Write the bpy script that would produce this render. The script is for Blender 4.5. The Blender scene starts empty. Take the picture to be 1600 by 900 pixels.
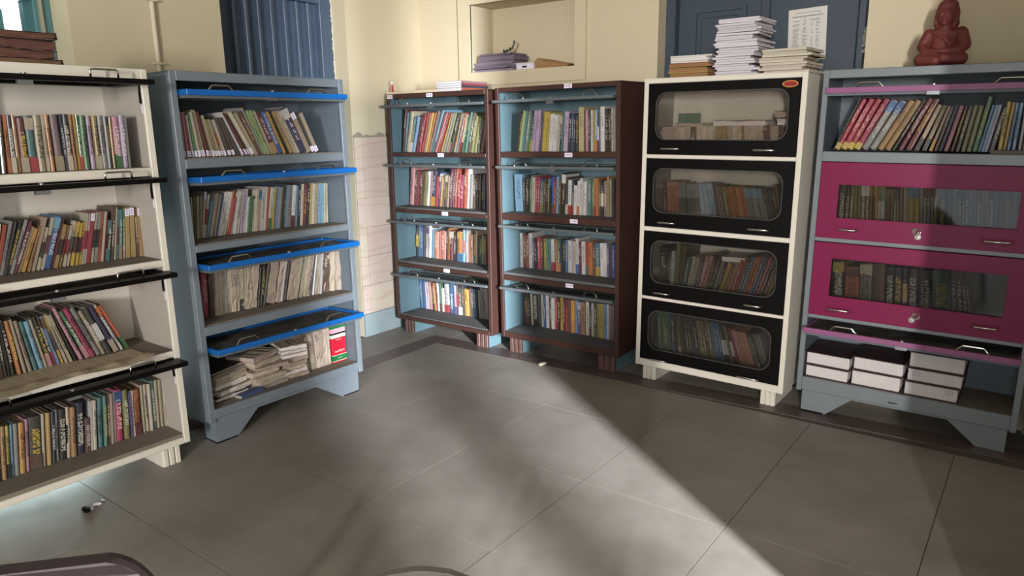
import bpy, bmesh, math, random
from mathutils import Vector, Matrix

SC = bpy.context.scene
COL = SC.collection
RND = random.Random(11)
PI = math.pi

# ------------------------------------------------------------------ camera, sky, lamps, exposure
cam = bpy.data.cameras.new('camera'); camo = bpy.data.objects.new('camera', cam); COL.objects.link(camo)
cam.sensor_width = 36.0; cam.lens = 25.194; cam.clip_start = 0.02
_r = Vector((0.80267696, 0.59626161, -0.01348287)); _u = Vector((-0.11986398, 0.18342164, 0.9756993)); _f = Vector((-0.58424509, 0.78155524, -0.21869861))
camo.matrix_world = Matrix(((_r.x, _u.x, -_f.x, 0), (_r.y, _u.y, -_f.y, 0), (_r.z, _u.z, -_f.z, 1.5), (0, 0, 0, 1)))
SC.camera = camo
SC.view_settings.view_transform = 'Standard'; SC.view_settings.look = 'None'
SC.view_settings.gamma = 1.0; SC.view_settings.use_curve_mapping = False
SC.view_settings.exposure = 0.0
SC.cycles.use_denoising = True
SC.cycles.max_bounces = 8; SC.cycles.diffuse_bounces = 5; SC.cycles.transparent_max_bounces = 12

world = bpy.data.worlds.new('sky'); SC.world = world; world.use_nodes = True
_bg = world.node_tree.nodes['Background']; _bg.inputs[0].default_value = (0.80, 0.90, 1.0, 1); _bg.inputs[1].default_value = 1.7


def area(name, loc, target, sx, sy, power, color, spread=180):
    d = bpy.data.lights.new(name, 'AREA'); d.shape = 'RECTANGLE'; d.size = sx; d.size_y = sy
    d.energy = power; d.color = color; d.spread = math.radians(spread)
    o = bpy.data.objects.new(name, d); COL.objects.link(o)
    o.location = loc
    o.rotation_euler = (Vector(target) - Vector(loc)).to_track_quat('-Z', 'Y').to_euler()
    return o


# daylight through the far doorway (the streak), through the entrance behind the camera, and through the left window
area('doorway_daylight', (8.0, -3.72, 3.3), (-1.5, 2.6, 0.6), 0.42, 5.4, 2200, (0.90, 0.95, 1.0), 70)
area('entrance_daylight', (3.1, -8.0, 2.0), (-1.2, 3.0, 1.0), 0.2, 1.5, 225, (1.0, 0.96, 0.91), 90)
area('entrance_skylight', (0.9, -2.72, 1.55), (-2.2, 2.0, 0.9), 2.5, 1.9, 98, (1.0, 0.97, 0.93))
area('side_fill_lamp', (3.12, -1.85, 1.65), (-3.6, 1.6, 1.0), 1.0, 1.4, 38, (1.0, 0.97, 0.93))  # added fill lamp against the solid right wall, no opening there
area('window_daylight', (-6.6, 2.5, 0.9), (-3.9, 1.4, 0.4), 2.2, 1.6, 260, (0.80, 1.0, 0.97))

# ------------------------------------------------------------------ materials
PALETTE = {
    'k': ('black', '1b1b1d'), 'd': ('charcoal', '3f3d3c'), 'e': ('grey', '8f8d8c'), 'w': ('white', 'dedad4'), 'c': ('cream', 'cdbfa3'),
    'f': ('faded beige', 'b39f83'), 'a': ('tan', 'b3894f'), 'n': ('brown', '62463a'), 'm': ('maroon', '6a2230'), 'r': ('red', 'b42c38'),
    'p': ('dusty pink', 'c2808c'), 'q': ('magenta', 'c22c6e'), 'o': ('orange', 'cc6c34'), 'y': ('mustard', 'cfa43a'), 'u': ('olive', '807c45'),
    'g': ('green', '3c7a50'), 't': ('teal', '437f7d'), 's': ('sky blue', '6ea6cb'), 'b': ('blue', '2c66a6'), 'i': ('navy', '242c55'),
    'v': ('purple', '68508a'), 'l': ('lilac', 'bda0c6'), 'h': ('light green', '93a96a'), 'x': ('mauve', '8b7274'), 'z': ('salmon', 'cf8466'), 'j': ('pale yellow', 'c9bf78'),
}


def lin(h):
    v = [int(h[i:i + 2], 16) / 255 for i in (0, 2, 4)]
    return tuple(c / 12.92 if c <= 0.04045 else ((c + 0.055) / 1.055) ** 2.4 for c in v) + (1.0,)


MATS = {}


def mat(name, hexc, rough=0.6, metal=0.0, wear=0.18, scale=6.0, bump=0.0, rnd=0.0, spec=0.5, coat=0.0, dirt=None, dirt_amt=0.35, stretch=(1, 1, 1), coords='Object', fleck=None):
    """painted / printed surface: one colour, cloudy wear and fine relief from noise"""
    if name in MATS: return MATS[name]
    m = bpy.data.materials.new(name); m.use_nodes = True; nt = m.node_tree; N = nt.nodes; L = nt.links
    b = N['Principled BSDF']; b.inputs['Roughness'].default_value = rough; b.inputs['Metallic'].default_value = metal
    b.inputs['Specular IOR Level'].default_value = spec; b.inputs['Coat Weight'].default_value = coat; b.inputs['Coat Roughness'].default_value = 0.12
    tc = N.new('ShaderNodeTexCoord'); mp = N.new('ShaderNodeMapping'); L.new(tc.outputs[coords], mp.inputs[0]); mp.inputs['Scale'].default_value = stretch
    n1 = N.new('ShaderNodeTexNoise'); n1.inputs['Scale'].default_value = scale; n1.inputs['Detail'].default_value = 7; n1.inputs['Roughness'].default_value = 0.65
    vec = mp.outputs[0]
    oi = N.new('ShaderNodeObjectInfo')
    if rnd > 0:
        ad = N.new('ShaderNodeVectorMath'); ad.operation = 'ADD'; cb = N.new('ShaderNodeCombineXYZ')
        ml = N.new('ShaderNodeMath'); ml.operation = 'MULTIPLY'; ml.inputs[1].default_value = 37.0
        L.new(oi.outputs['Random'], ml.inputs[0]); L.new(ml.outputs[0], cb.inputs[0]); L.new(ml.outputs[0], cb.inputs[2])
        L.new(mp.outputs[0], ad.inputs[0]); L.new(cb.outputs[0], ad.inputs[1]); vec = ad.outputs[0]
    L.new(vec, n1.inputs['Vector'])
    base = lin(hexc)
    dk = lin(dirt) if dirt else tuple(c * 0.55 for c in base[:3]) + (1,)
    cr = N.new('ShaderNodeValToRGB'); cr.color_ramp.elements[0].position = 0.35; cr.color_ramp.elements[1].position = 0.75
    cr.color_ramp.elements[0].color = (0, 0, 0, 1); cr.color_ramp.elements[1].color = (1, 1, 1, 1)
    L.new(n1.outputs['Fac'], cr.inputs[0])
    mu = N.new('ShaderNodeMath'); mu.operation = 'MULTIPLY'; mu.inputs[1].default_value = dirt_amt if dirt else wear
    L.new(cr.outputs[0], mu.inputs[0])
    mx = N.new('ShaderNodeMix'); mx.data_type = 'RGBA'; mx.inputs['A'].default_value = base; mx.inputs['B'].default_value = dk
    L.new(mu.outputs[0], mx.inputs['Factor']); out = mx.outputs['Result']
    if rnd > 0:
        hs = N.new('ShaderNodeHueSaturation'); mr = N.new('ShaderNodeMapRange'); mr.inputs['To Min'].default_value = 1 - rnd; mr.inputs['To Max'].default_value = 1 + rnd
        L.new(oi.outputs['Random'], mr.inputs['Value']); L.new(mr.outputs[0], hs.inputs['Value'])
        m2 = N.new('ShaderNodeMath'); m2.operation = 'MULTIPLY_ADD'; m2.inputs[1].default_value = 0.05; m2.inputs[2].default_value = 0.475
        fr = N.new('ShaderNodeMath'); fr.operation = 'FRACT'; m3 = N.new('ShaderNodeMath'); m3.operation = 'MULTIPLY'; m3.inputs[1].default_value = 7.31
        L.new(oi.outputs['Random'], m3.inputs[0]); L.new(m3.outputs[0], fr.inputs[0]); L.new(fr.outputs[0], m2.inputs[0]); L.new(m2.outputs[0], hs.inputs['Hue'])
        L.new(out, hs.inputs['Color']); out = hs.outputs[0]
    if fleck:      # rubbed and printed flecks, fine grained
        n3 = N.new('ShaderNodeTexNoise'); n3.inputs['Scale'].default_value = 16; n3.inputs['Detail'].default_value = 8; n3.inputs['Roughness'].default_value = 0.8
        m4 = N.new('ShaderNodeMapping'); m4.inputs['Scale'].default_value = (1.2, 1.0, 3.2); L.new(vec, m4.inputs[0]); L.new(m4.outputs[0], n3.inputs['Vector'])
        c3 = N.new('ShaderNodeValToRGB'); c3.color_ramp.elements[0].position = 0.5; c3.color_ramp.elements[1].position = 0.68; L.new(n3.outputs['Fac'], c3.inputs[0])
        f3 = N.new('ShaderNodeMath'); f3.operation = 'MULTIPLY'; f3.inputs[1].default_value = fleck[1]; L.new(c3.outputs[0], f3.inputs[0])
        x3 = N.new('ShaderNodeMix'); x3.data_type = 'RGBA'; x3.inputs['B'].default_value = lin(fleck[0]); L.new(f3.outputs[0], x3.inputs['Factor']); L.new(out, x3.inputs['A']); out = x3.outputs['Result']
    L.new(out, b.inputs['Base Color'])
    if bump > 0:
        n2 = N.new('ShaderNodeTexNoise'); n2.inputs['Scale'].default_value = scale * 9; n2.inputs['Detail'].default_value = 4; L.new(vec, n2.inputs['Vector'])
        bp = N.new('ShaderNodeBump'); bp.inputs['Strength'].default_value = bump; bp.inputs['Distance'].default_value = 0.004
        L.new(n2.outputs['Fac'], bp.inputs['Height']); L.new(bp.outputs[0], b.inputs['Normal'])
    MATS[name] = m
    return m


def glass(name, tint, gloss=0.9, haze=0.0):
    """thin window pane: clear, slightly tinted, mirror-like at grazing angles"""
    if name in MATS: return MATS[name]
    m = bpy.data.materials.new(name); m.use_nodes = True; nt = m.node_tree; N = nt.nodes; L = nt.links
    N.remove(N['Principled BSDF']); out = N['Material Output']
    tr = N.new('ShaderNodeBsdfTransparent'); tr.inputs[0].default_value = lin(tint)
    gl = N.new('ShaderNodeBsdfGlossy'); gl.inputs['Roughness'].default_value = 0.04
    fr = N.new('ShaderNodeFresnel'); fr.inputs['IOR'].default_value = 1.45
    mx = N.new('ShaderNodeMixShader'); L.new(fr.outputs[0], mx.inputs[0]); L.new(tr.outputs[0], mx.inputs[1]); L.new(gl.outputs[0], mx.inputs[2])
    res = mx.outputs[0]
    if haze > 0:   # dust film
        df = N.new('ShaderNodeBsdfDiffuse'); df.inputs[0].default_value = lin('8f8a82')
        nz = N.new('ShaderNodeTexNoise'); nz.inputs['Scale'].default_value = 5; nz.inputs['Detail'].default_value = 5
        mm = N.new('ShaderNodeMath'); mm.operation = 'MULTIPLY'; mm.inputs[1].default_value = haze * 2
        L.new(nz.outputs['Fac'], mm.inputs[0])
        m2 = N.new('ShaderNodeMixShader'); L.new(mm.outputs[0], m2.inputs[0]); L.new(res, m2.inputs[1]); L.new(df.outputs[0], m2.inputs[2]); res = m2.outputs[0]
    L.new(res, out.inputs[0]); MATS[name] = m
    return m


def bookmat(code, gloss):
    w, h = PALETTE[code]
    rgb = [int(h[i:i + 2], 16) for i in (0, 2, 4)]; g = sum(rgb) / 3
    h = ''.join('%02x' % int((g + (c - g) * (0.9 if gloss else 0.78)) * (0.82 if gloss else 0.84)) for c in rgb)
    if gloss: return mat('wrapped cover ' + w, h, 0.28, 0, 0.5, 9, 0.35, 0.16, 0.6, 0.7, stretch=(1, 1, 3), fleck=('b8ae9c', 0.3))
    return mat('printed cover ' + w, h, 0.5, 0, 0.45, 7, 0.1, 0.16, 0.4, fleck=('c4b8a4', 0.42) if code not in 'wcf' else ('6a5c4c', 0.45))


M_PAPER = mat('page edges', 'b3a496', 0.9, 0, 0.5, 14, 0.3, 0.2, 0.2, stretch=(8, 1, 0.6))
M_PAPERW = mat('white page edges', 'd8d0cc', 0.9, 0, 0.3, 14, 0.2, 0.1, 0.2, stretch=(8, 1, 0.6))
M_OLD = mat('old tattered paper', 'c0b1a0', 0.9, 0, 0.75, 9, 0.6, 0.2, 0.2, stretch=(6, 2, 1.2))
M_LABEL = mat('white paper label', 'ddd6e6', 0.7, 0, 0.12, 20)
M_PRINTD = mat('dark print', '1e1c22', 0.6, 0, 0.2, 20)
M_PRINTL = mat('pale print', 'd9d2c4', 0.6, 0, 0.2, 20)
M_PRINTY = mat('yellow print', 'd6b84a', 0.6, 0, 0.2, 20)
M_PRINTV = mat('violet stamp ink', '8c7aa8', 0.7, 0, 0.2, 20)
M_CHROME = mat('chrome', 'c9c6c0', 0.25, 1.0, 0.3, 8)
M_STEEL = mat('dull steel', '8c8f92', 0.45, 0.8, 0.3, 8)
M_CREAMW = mat('cream white enamel', 'd6cfc3', 0.42, 0, 0.14, 3, 0.05, 0, 0.5, coords='Generated')
M_INA = mat('shaded cream enamel', 'a9a197', 0.5, 0, 0.2, 3)  # cream enamel darkened: shade of the inner sides put into the colour
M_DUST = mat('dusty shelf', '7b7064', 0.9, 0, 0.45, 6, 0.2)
M_BLACK = mat('black enamel', '080606', 0.45, 0, 0.2, 4, spec=0.16)
M_GREY = mat('blue grey enamel', '6b747c', 0.4, 0, 0.25, 4, 0.04)
M_GREYD = mat('darker blue grey enamel', '5b646c', 0.5, 0, 0.3, 4, 0.04)  # deeper tone of the blue grey, mainly for bookcase linings
M_BLUE = mat('bright blue enamel', '0b5aa4', 0.4, 0, 0.15, 4)
M_BROWN = mat('brown enamel', '432c26', 0.45, 0, 0.35, 7, 0.06, dirt='33221e', dirt_amt=0.5, spec=0.35)
M_TEALIN = mat('teal blue lining', '5d767f', 0.42, 0, 0.3, 4, 0.05)
M_FLAPG = mat('grey flap enamel', '5a6063', 0.5, 0, 0.35, 6)
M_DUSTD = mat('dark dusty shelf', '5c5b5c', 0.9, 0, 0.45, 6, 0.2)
M_FGREY = mat('silver grey enamel', '777e82', 0.36, 0.1, 0.25, 4, 0.04)
M_MAG = mat('magenta enamel', '760d42', 0.42, 0, 0.22, 3, spec=0.3)
M_MAGP = mat('plum enamel', '8a4d78', 0.45, 0, 0.25, 4)
M_PANE = glass('door glass', 'eceae8', haze=0.015)
M_PANED = glass('dusty door glass', 'dedddb', haze=0.02)
M_PANEDUST = glass('dust covered glass', '9a9a98', haze=0.4)
M_DOOR = mat('slate blue door paint', '46566a', 0.45, 0, 0.4, 4, 0.12)
M_DOORR = mat('dark slate door paint', '3b4654', 0.5, 0, 0.4, 4, 0.12)
M_TEALD = mat('teal door paint', '4d777c', 0.5, 0, 0.4, 4, 0.12)
M_WALL = mat('cream wall paint', 'c5b99e', 0.75, 0, 0.1, 1.6, 0.05, dirt='b4a88e', dirt_amt=0.3)
M_CEIL = mat('ceiling white', 'd8d4c8', 0.8, 0, 0.1, 1.5)
M_CEM = mat('bare cement', '8f887a', 0.9, 0, 0.4, 12, 0.5)
M_RED = mat('red terracotta', '672a27', 0.65, 0, 0.35, 14, 0.2)
M_PLAST = mat('maroon plastic', '2b1a20', 0.5, 0, 0.2, 6)
M_PLASTG = mat('grey plastic', '5e5b56', 0.45, 0, 0.2, 6)


def floor_material():
    m = mat('dusty stone floor', '8d867f', 0.5, 0, 0, 1.7, 0.03, 0, 0.35, dirt='645c54', dirt_amt=0.75, coords='Object')
    N = m.node_tree.nodes; L = m.node_tree.links; b = N['Principled BSDF']
    nz = N.new('ShaderNodeTexNoise'); nz.inputs['Scale'].default_value = 5; nz.inputs['Detail'].default_value = 9; nz.inputs['Distortion'].default_value = 1.2
    mr = N.new('ShaderNodeMapRange'); mr.inputs['To Min'].default_value = 0.36; mr.inputs['To Max'].default_value = 0.62
    tc = N.new('ShaderNodeTexCoord'); L.new(tc.outputs['Object'], nz.inputs['Vector'])
    L.new(nz.outputs['Fac'], mr.inputs['Value']); L.new(mr.outputs[0], b.inputs['Roughness'])
    return m


def marble_material():
    m = mat('veined marble tile', 'c4b4a6', 0.3, 0, 0.25, 4, 0.0, 0.05)
    N = m.node_tree.nodes; L = m.node_tree.links; b = N['Principled BSDF']
    src = b.inputs['Base Color'].links[0].from_socket
    tc = N.new('ShaderNodeTexCoord'); mp = N.new('ShaderNodeMapping'); mp.inputs['Scale'].default_value = (3, 2.2, 6); L.new(tc.outputs['Object'], mp.inputs[0])
    wv = N.new('ShaderNodeTexWave'); wv.bands_direction = 'Z'; wv.inputs['Scale'].default_value = 0.55; wv.inputs['Distortion'].default_value = 14; wv.inputs['Detail'].default_value = 4; wv.inputs['Detail Scale'].default_value = 0.8
    L.new(mp.outputs[0], wv.inputs['Vector'])
    cr = N.new('ShaderNodeValToRGB'); cr.color_ramp.elements[0].position = 0.86; cr.color_ramp.elements[1].position = 0.97
    L.new(wv.outputs['Fac'], cr.inputs[0]); mu = N.new('ShaderNodeMath'); mu.operation = 'MULTIPLY'; mu.inputs[1].default_value = 0.2; L.new(cr.outputs[0], mu.inputs[0])
    mx = N.new('ShaderNodeMix'); mx.data_type = 'RGBA'; mx.inputs['B'].default_value = lin('97705a'); L.new(mu.outputs[0], mx.inputs['Factor']); L.new(src, mx.inputs['A'])
    L.new(mx.outputs['Result'], b.inputs['Base Color'])
    return m


M_FLOOR = floor_material(); M_MARBLE = marble_material()
M_BAND = mat('dark border stone', '5c4f4d', 0.4, 0, 0.4, 5, 0.03)
M_GROUT = mat('dark grout', '544c44', 0.9, 0, 0.3, 10)


def newsprint_material():
    m = mat('yellowed newsprint', 'bfae92', 0.9, 0, 0.35, 5, 0.2)
    N = m.node_tree.nodes; L = m.node_tree.links; b = N['Principled BSDF']; src = b.inputs['Base Color'].links[0].from_socket
    tc = N.new('ShaderNodeTexCoord'); br = N.new('ShaderNodeTexBrick'); br.inputs['Scale'].default_value = 1; br.inputs['Brick Width'].default_value = 0.055; br.inputs['Row Height'].default_value = 0.011
    br.inputs['Mortar Size'].default_value = 0.0035; br.inputs['Color1'].default_value = (1, 1, 1, 1); br.inputs['Color2'].default_value = (0.5, 0.5, 0.5, 1); br.inputs['Mortar'].default_value = (0, 0, 0, 1); br.offset = 0
    L.new(tc.outputs['Object'], br.inputs['Vector'])
    mu = N.new('ShaderNodeMath'); mu.operation = 'MULTIPLY'; mu.inputs[1].default_value = 0.75; L.new(br.outputs['Color'], mu.inputs[0])
    mx = N.new('ShaderNodeMix'); mx.data_type = 'RGBA'; mx.inputs['B'].default_value = lin('5e5344'); L.new(mu.outputs[0], mx.inputs['Factor']); L.new(src, mx.inputs['A'])
    L.new(mx.outputs['Result'], b.inputs['Base Color'])
    return m


# ------------------------------------------------------------------ geometry helpers
def box(bm, x0, x1, y0, y1, z0, z1, M=None):
    vs = [bm.verts.new((x, y, z)) for z in (z0, z1) for y in (y0, y1) for x in (x0, x1)]
    for f in ((0, 2, 3, 1), (4, 5, 7, 6), (0, 1, 5, 4), (2, 6, 7, 3), (0, 4, 6, 2), (1, 3, 7, 5)):
        bm.faces.new([vs[i] for i in f])
    if M is not None:
        for v in vs: v.co = M @ v.co
    return vs


def prism(bm, poly, y0, y1):
    """polygon in the x-z plane pushed from y0 to y1"""
    a = [bm.verts.new((x, y0, z)) for x, z in poly]; b = [bm.verts.new((x, y1, z)) for x, z in poly]
    n = len(poly); bm.faces.new(a); bm.faces.new(b[::-1])
    for i in range(n): bm.faces.new((a[i], b[i], b[(i + 1) % n], a[(i + 1) % n]))


def tube(bm, pts, r, n=8):
    pts = [Vector(p) for p in pts]; rings = []
    for i, p in enumerate(pts):
        d = (pts[min(i + 1, len(pts) - 1)] - pts[max(i - 1, 0)]).normalized()
        a = d.orthogonal().normalized() if i == 0 else None
        if a is None:
            a = rings[-1][1] - d * rings[-1][1].dot(d); a.normalize()
        b = d.cross(a)
        rings.append(([bm.verts.new(p + a * (r * math.cos(2 * PI * k / n)) + b * (r * math.sin(2 * PI * k / n))) for k in range(n)], a))
    for i in range(len(rings) - 1):
        A, B = rings[i][0], rings[i + 1][0]
        for k in range(n): bm.faces.new((A[k], A[(k + 1) % n], B[(k + 1) % n], B[k]))
    bm.faces.new(rings[0][0][::-1]); bm.faces.new(rings[-1][0])


def ring(bm, outer, inner, y0, y1):
    """frame between two closed outlines of the same point count in x-z"""
    n = len(outer); V = [[bm.verts.new((x, y, z)) for x, z in o] for o in (outer, inner) for y in (y0, y1)]
    of, ob, jf, jb = V
    for i in range(n):
        k = (i + 1) % n
        bm.faces.new((of[i], of[k], jf[k], jf[i])); bm.faces.new((ob[k], ob[i], jb[i], jb[k]))
        bm.faces.new((of[k], of[i], ob[i], ob[k])); bm.faces.new((jf[i], jf[k], jb[k], jb[i]))


def rrect(x0, x1, z0, z1, r, seg=6):
    pts = []
    for cx, cz, a0 in ((x1 - r, z1 - r, 0), (x0 + r, z1 - r, 90), (x0 + r, z0 + r, 180), (x1 - r, z0 + r, 270)):
        for k in range(seg + 1):
            a = math.radians(a0 + 90 * k / seg); pts.append((cx + r * math.cos(a), cz + r * math.sin(a)))
    return pts


def orect(x0, x1, z0, z1, seg=6):
    """square outline with the same number of points as rrect"""
    pts = []
    for cx, cz in ((x1, z1), (x0, z1), (x0, z0), (x1, z0)):
        pts += [(cx, cz)] * 0
    cor = [(x1, z1), (x0, z1), (x0, z0), (x1, z0)]
    n = seg + 1
    for i, (cx, cz) in enumerate(cor):
        px, pz = cor[i - 1]; nx, nz = cor[(i + 1) % 4]
        for k in range(n):
            t = (k - seg / 2) / seg * 0.16
            if t < 0: pts.append((cx + (px - cx) * -t, cz + (pz - cz) * -t))
            else: pts.append((cx + (nx - cx) * t, cz + (nz - cz) * t))
    return pts


def mesh(name, bm, m):
    bmesh.ops.recalc_face_normals(bm, faces=bm.faces)
    me = bpy.data.meshes.new(name); bm.to_mesh(me); bm.free(); me.materials.append(m)
    return me


def obj(name, bm, m, parent=None, M=None, bevel=0, smooth=False):
    me = mesh(name, bm, m) if isinstance(bm, bmesh.types.BMesh) else bm
    o = bpy.data.objects.new(name, me); COL.objects.link(o)
    if parent: o.parent = parent
    if M is not None: o.matrix_local = M
    if bevel:
        b = o.modifiers.new('edge', 'BEVEL'); b.width = bevel; b.segments = 1; b.limit_method = 'ANGLE'
    if smooth:
        for p in me.polygons: p.use_smooth = True
    return o


def boxo(name, b, m, parent=None, M=None, bevel=0):
    bm = bmesh.new(); box(bm, *b); return obj(name, bm, m, parent, M, bevel)


def tag(o, label, cat, group=None):
    o['label'] = label; o['category'] = cat
    if group: o['group'] = group
    return o


def thing(name, label, cat, M=None, group=None):
    o = bpy.data.objects.new(name, None); COL.objects.link(o); o.empty_display_size = 0.1
    if M is not None: o.matrix_world = M
    return tag(o, label, cat, group)


def structure(name, bm, m):
    o = obj(name, bm, m); o['kind'] = 'structure'; return o


def setmat(o, m):
    o.material_slots[0].link = 'OBJECT'; o.material_slots[0].material = m


T = Matrix.Translation
def RX(a): return Matrix.Rotation(a, 4, 'X')
def RY(a): return Matrix.Rotation(a, 4, 'Y')
def RZ(a): return Matrix.Rotation(a, 4, 'Z')
def SCALE(x, y, z): return Matrix.Diagonal((x, y, z, 1))


def text_mesh(s, upright=True):
    """text as a flat mesh normalised to 0..1 in x and z, facing -y"""
    cu = bpy.data.curves.new('lettering', 'FONT'); cu.body = s; cu.size = 1; cu.extrude = 0.0; cu.resolution_u = 2
    o = bpy.data.objects.new('lettering', cu); COL.objects.link(o)
    dg = bpy.context.evaluated_depsgraph_get(); me = bpy.data.meshes.new_from_object(o.evaluated_get(dg))
    bpy.data.objects.remove(o)
    xs = [v.co.x for v in me.vertices]; ys = [v.co.y for v in me.vertices]
    x0, x1, y0, y1 = min(xs), max(xs), min(ys), max(ys)
    for v in me.vertices: v.co = Vector(((v.co.x - x0) / (x1 - x0), 0, (v.co.y - y0) / (y1 - y0)))
    me.materials.clear(); me.materials.append(M_PRINTL)
    return me


# ------------------------------------------------------------------ the room
def wall(name, axis, c0, c1, a0, a1, z0, z1, holes, m):
    """slab between c0 and c1 across its axis, running a0..a1, with holes (a0, a1, z0, z1)"""
    A = sorted({a0, a1, *[h[0] for h in holes], *[h[1] for h in holes]}); Z = sorted({z0, z1, *[h[2] for h in holes], *[h[3] for h in holes]})
    bm = bmesh.new()
    for i in range(len(A) - 1):
        run = None
        for k in range(len(Z) - 1):
            ca, cz = (A[i] + A[i + 1]) / 2, (Z[k] + Z[k + 1]) / 2
            solid = not any(h[0] < ca < h[1] and h[2] < cz < h[3] for h in holes)
            if solid and run is None: run = Z[k]
            if run is not None and (not solid or k == len(Z) - 2):
                top = Z[k + 1] if solid else Z[k]
                if axis == 'x': box(bm, c0, c1, A[i], A[i + 1], run, top)
                else: box(bm, A[i], A[i + 1], c0, c1, run, top)
                run = None
    bmesh.ops.remove_doubles(bm, verts=bm.verts, dist=1e-5)
    return structure(name, bm, m)


LX, BY = -3.935, 4.15          # inner faces of the left and the back wall
wl = wall('wall_left', 'x', LX - 0.34, LX, -2.6, BY + 0.34, 0, 3.2, [(0.75, 1.685, 0.0, 2.70), (2.505, 3.43, 0.0, 2.40)], M_WALL)
wb = wall('wall_back', 'y', BY, BY + 0.34, LX, 3.2, 0, 3.2, [(-3.44, -2.56, 1.885, 2.345), (-1.985, -0.835, 0.0, 2.65)], M_WALL)
wr = wall('wall_right', 'x', 3.2, 3.4, -2.6, BY + 0.34, 0, 3.2, [(-0.76, 0.0, 0.0, 2.3), (-1.11, -0.83, 0.0, 2.3)], M_WALL)
wf = wall('wall_front', 'y', -2.8, -2.6, LX - 0.34, 3.4, 0, 3.2, [(-1.0, 2.2, 0.0, 2.5)], M_WALL)
bm = bmesh.new(); box(bm, LX - 0.34, 3.4, -2.8, BY + 0.34, 3.2, 3.3); structure('ceiling', bm, M_CEIL)
bm = bmesh.new(); box(bm, LX - 0.34, 3.4, -2.8, BY + 0.34, -0.12, -0.003); floor = structure('floor', bm, M_GROUT)

bm = bmesh.new()          # unseen frosted window added on the solid right wall, behind the fill lamp
for a, b, z0, z1 in ((-2.42, -2.36, 0.9, 2.4), (-1.34, -1.28, 0.9, 2.4), (-1.88, -1.82, 0.9, 2.4), (-2.42, -1.28, 0.84, 0.9), (-2.42, -1.28, 2.4, 2.46)): box(bm, 3.14, 3.2, a, b, z0, z1)
added_win = structure('added_window', bm, M_DOOR)
boxo('pane', (3.17, 3.19, -2.36, -1.34, 0.9, 2.4), mat('frosted glass', 'dfe6e6', 0.5, 0, 0.05, 3), added_win)

# niche: its back and the raised plaster border round it
boxo('niche_back', (-3.46, -2.54, BY + 0.26, BY + 0.30, 1.86, 2.36), M_WALL, wb)
bm = bmesh.new(); ring(bm, [(-3.54, 1.795), (-2.478, 1.795), (-2.478, 2.45), (-3.54, 2.45)], [(-3.44, 1.885), (-2.56, 1.885), (-2.56, 2.345), (-3.44, 2.345)], BY - 0.018, BY + 0.01)
o = obj('trim_1', bm, M_WALL, None); o['kind'] = 'structure'

# floor slabs, the dark border course and the slabs beyond it
def floor_piece(name, x0, x1, y0, y1, z, m, poly=None):
    bm = bmesh.new(); g = 0.0016
    vs = box(bm, x0 + g, x1 - g, y0 + g, y1 - g, -0.003, z)
    o = obj(name, bm, m, floor); return o
XL = [-3.385, -2.735, -2.10, -1.467, -0.835, -0.20, 0.435, 1.07, 1.70, 2.35, 3.2]
YL = [-2.6, -2.0, -1.37, -0.735, -0.10, 0.54, 1.177, 1.814, 2.452, 3.09, 3.66]
for i in range(len(XL) - 1):
    for k in range(len(YL) - 1):
        floor_piece('floor_tile', XL[i], XL[i + 1], YL[k], YL[k + 1], RND.uniform(-0.0004, 0.0004), M_FLOOR)
def quad_piece(name, pts, z, m):
    bm = bmesh.new(); a = [bm.verts.new((x, y, -0.003)) for x, y in pts]; b = [bm.verts.new((x, y, z)) for x, y in pts]
    bm.faces.new(a[::-1]); bm.faces.new(b)
    for i in range(4): bm.faces.new((a[i], a[(i + 1) % 4], b[(i + 1) % 4], b[i]))
    return obj(name, bm, m, floor)
bx = [-3.385, -2.75, -2.1, -1.45, -0.8, -0.15, 0.5, 1.2, 1.9, 2.6, 3.2]
yb = lambda x: 3.615 + (x + 3.385) * 0.036
for i in range(len(bx) - 1):
    a, b = bx[i] + 0.001, bx[i + 1] - 0.001
    quad_piece('border_tile', [(a, yb(a)), (b, yb(b)), (b, yb(b) + 0.15), (a, yb(a) + 0.15)], 0.0008, M_BAND)
    quad_piece('edge_tile', [(a, yb(a) + 0.152), (b, yb(b) + 0.152), (b, BY), (a, BY)], 0.0, M_FLOOR)
ly = [-2.6, -1.9, -1.2, -0.5, 0.2, 0.9, 1.6, 2.3, 3.0, 3.765]
for k in range(len(ly) - 1):
    floor_piece('border_tile', -3.537, -3.387, ly[k], ly[k + 1], 0.0008, M_BAND)
    floor_piece('edge_tile', LX, -3.539, ly[k], ly[k + 1], 0.0, M_FLOOR)
floor_piece('edge_tile', LX, -3.387, 3.767, BY, 0.0, M_FLOOR)

# marble dado and skirting on the left wall (and round the corner)
zs = [0.17, 0.382, 0.595, 0.808, 1.02, 1.233, 1.446]
def wall_tile(y0, y1, z0, z1, m=M_MARBLE, nm='wall_tile', proud=0.012):
    g = 0.0012
    return boxo(nm, (LX, LX + proud + RND.uniform(-0.0008, 0.0008), y0 + g, y1 - g, z0 + g, z1 - g), m, wl)
for y0, y1 in ((1.69, 1.96), (1.96, 2.23), (2.23, 2.50), (3.432, 3.505), (3.505, 3.81), (3.81, 4.149)):
    for k in range(6): wall_tile(y0, y1, zs[k], zs[k + 1])
M_SKIRT = mat('grey skirting stone', '8f9ca0', 0.45, 0, 0.3, 5)
for y0, y1 in ((1.69, 2.50), (3.432, 4.149)):
    b = boxo('baseboard_left', (LX, LX + 0.016, y0, y1, 0, 0.168), M_SKIRT); b['kind'] = 'structure'
b = boxo('baseboard_back', (LX + 0.02, -2.0, BY - 0.016, BY, 0, 0.168), M_SKIRT); b['kind'] = 'structure'
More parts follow.
